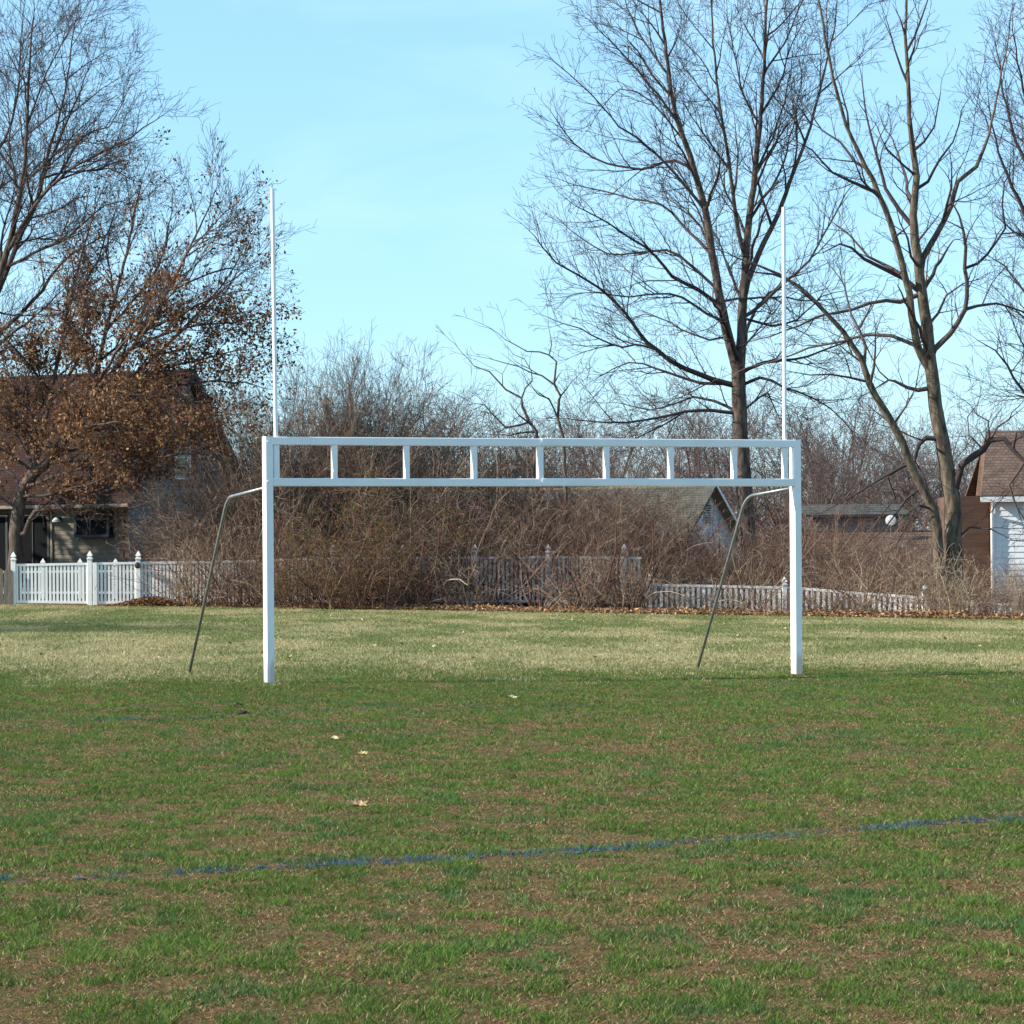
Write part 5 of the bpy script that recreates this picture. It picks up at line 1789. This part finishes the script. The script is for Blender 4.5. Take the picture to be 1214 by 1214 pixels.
LP = 'pale open shrub growing in front of the low white fence at the lawn edge'
GP = 'open shrubs in front of the low right fence'
for (px, yt, D) in ((795, 668, 83.5), (838, 655, 84), (888, 640, 84), (905, 672, 83), (972, 660, 83), (1012, 650, 83), (1042, 640, 83), (1075, 672, 81.5), (1108, 660, 80.5)):
    put('open', px, yt, D, LP, GP, 0.9, 1)
LG = 'open branched shrub screening the small grey gabled house'
GG = 'open shrubs before the grey house'
for (px, yt, D) in ((750, 588, 91), (785, 594, 92), (815, 604, 91), (842, 618, 90), (868, 612, 91)):
    put('open', px, yt, D, LG, GG, 1.0)

# the shrub that keeps olive and rusty leaves left of centre
S_EV = dict(S_BUSH, max=3)
ev = shrub('leafy_shrub', 3.0, 22, 1.1, S_EV, M['cane_red'], M['cane_red'], 301, 0.06, 0.8,
           (0.60, 3, 0.085, [(0.085, 0.105, 0.028), (0.06, 0.085, 0.022), (0.13, 0.12, 0.04), (0.18, 0.085, 0.035), (0.14, 0.06, 0.03), (0.20, 0.11, 0.045)]))
lab = ['olive green leafy shrub low in the thicket right of the left post', 'rusty leaved shrub beside the olive green one in the thicket', 'low olive shrub nearest the left post in the thicket',
       'small green leafed shrub high in the thicket below crossbar']
for i, (px, yt, D) in enumerate(((398, 622, 84.6), (440, 640, 84.2), (356, 650, 85), (455, 592, 87.0))):
    o = ev if i == 0 else copy_tree(ev)
    x, y, zt = P(px, yt, D)
    z0 = gz(x, y)
    s = (zt - z0) / 2.7
    o.location = (x, y, z0)
    o.scale = (s * 1.0, s * 1.0, s)
    o.rotation_euler = (0, 0, i * 1.7)
    o['label'] = lab[i]
    o['group'] = 'shrubs still in leaf in the thicket'


lm = [o for o in C.objects if o.get('label', '').startswith('tall dark bare tree at the left edge')][0]
for (x, y, a, s_, lab) in ((-35, 55.0, 1.3, 0.80, 'bare tree standing on the lawn outside the left edge, nearer one'), (-35, 62, 2.9, 0.85, 'bare tree standing on the lawn outside the left edge, farther one')):
    o = copy_tree(lm)
    o.location = (x, y, gz(x, y))
    o.rotation_euler = (0, 0, a)
    o.scale = (s_, s_, s_)
    o['label'] = lab

# ------------------------------------------------------------------ light, sky, camera
SUN_EL = math.radians(29)
SUN_AZ = Vector((-0.98, -0.19, 0)).normalized()      # horizontal direction towards the sun
sd = Vector((SUN_AZ.x * math.cos(SUN_EL), SUN_AZ.y * math.cos(SUN_EL), math.sin(SUN_EL)))
sl = bpy.data.lights.new('sun', 'SUN')
sl.energy = 4.6
sl.angle = math.radians(0.53)
sl.color = (1.0, 0.92, 0.80)
so = bpy.data.objects.new('sun', sl)
so.rotation_euler = (-sd).to_track_quat('-Z', 'Y').to_euler()
link(so)

w = bpy.data.worlds.new('World')
scene.world = w
w.use_nodes = True
nt = w.node_tree
bg = nt.nodes['Background']
sky = nt.nodes.new('ShaderNodeTexSky')
sky.sky_type = 'NISHITA'
sky.sun_disc = False
sky.sun_elevation = SUN_EL
sky.sun_rotation = math.atan2(SUN_AZ.x, SUN_AZ.y)
sky.altitude = 150.0
sky.air_density = 1.0
sky.dust_density = 0.15
sky.ozone_density = 2.2
grade = nt.nodes.new('ShaderNodeVectorMath')
grade.operation = 'MULTIPLY'
grade.inputs[1].default_value = (0.80, 0.93, 1.05)
nt.links.new(sky.outputs[0], grade.inputs[0])
# thin high cirrus veils
tcw = nt.nodes.new('ShaderNodeTexCoord')
mpw = nt.nodes.new('ShaderNodeMapping')
mpw.inputs['Scale'].default_value = (5.0, 5.0, 17.0)
mpw.inputs['Rotation'].default_value = (0.0, 0.35, 0.0)
nt.links.new(tcw.outputs['Generated'], mpw.inputs[0])
cn = nt.nodes.new('ShaderNodeTexNoise')
cn.inputs['Scale'].default_value = 1.6
cn.inputs['Detail'].default_value = 7
cn.inputs['Roughness'].default_value = 0.55
cn.inputs['Distortion'].default_value = 0.6
nt.links.new(mpw.outputs[0], cn.inputs['Vector'])
cm = nt.nodes.new('ShaderNodeMapRange')
cm.inputs[1].default_value, cm.inputs[2].default_value = 0.45, 0.80
cm.inputs[3].default_value, cm.inputs[4].default_value = 0.0, 0.30
nt.links.new(cn.outputs['Fac'], cm.inputs[0])
cx = nt.nodes.new('ShaderNodeMix')
cx.data_type = 'RGBA'
cx.inputs[7].default_value = (3.6, 5.0, 5.8, 1)
nt.links.new(cm.outputs[0], cx.inputs[0])
hz = nt.nodes.new('ShaderNodeMix')          # thin even high haze in the winter air
hz.data_type = 'RGBA'
hz.inputs[0].default_value = 0.55
hz.inputs[7].default_value = (1.65, 3.30, 4.55, 1)
nt.links.new(grade.outputs[0], hz.inputs[6])
nt.links.new(hz.outputs[2], cx.inputs[6])
nt.links.new(cx.outputs[2], bg.inputs['Color'])
bg.inputs['Strength'].default_value = 0.13

cd = bpy.data.cameras.new('camera')
cam = bpy.data.objects.new('camera', cd)
link(cam)
cd.sensor_fit = 'HORIZONTAL'
cd.sensor_width = 36.0
cd.lens = 36.0 * F / 1214.0
cd.shift_y = (HOR - 607.0) / 1214.0
cd.clip_start = 0.1
cd.clip_end = 5000
cam.matrix_world = Matrix.Translation((0, 0, EYE)) @ Matrix.Rotation(math.pi / 2, 4, 'X') @ Matrix.Rotation(-ROLL, 4, 'Z')
scene.camera = cam

scene.render.engine = 'CYCLES'
scene.view_settings.view_transform = 'Standard'
scene.view_settings.look = 'None'
scene.view_settings.exposure = 0.90
scene.view_settings.gamma = 1.0
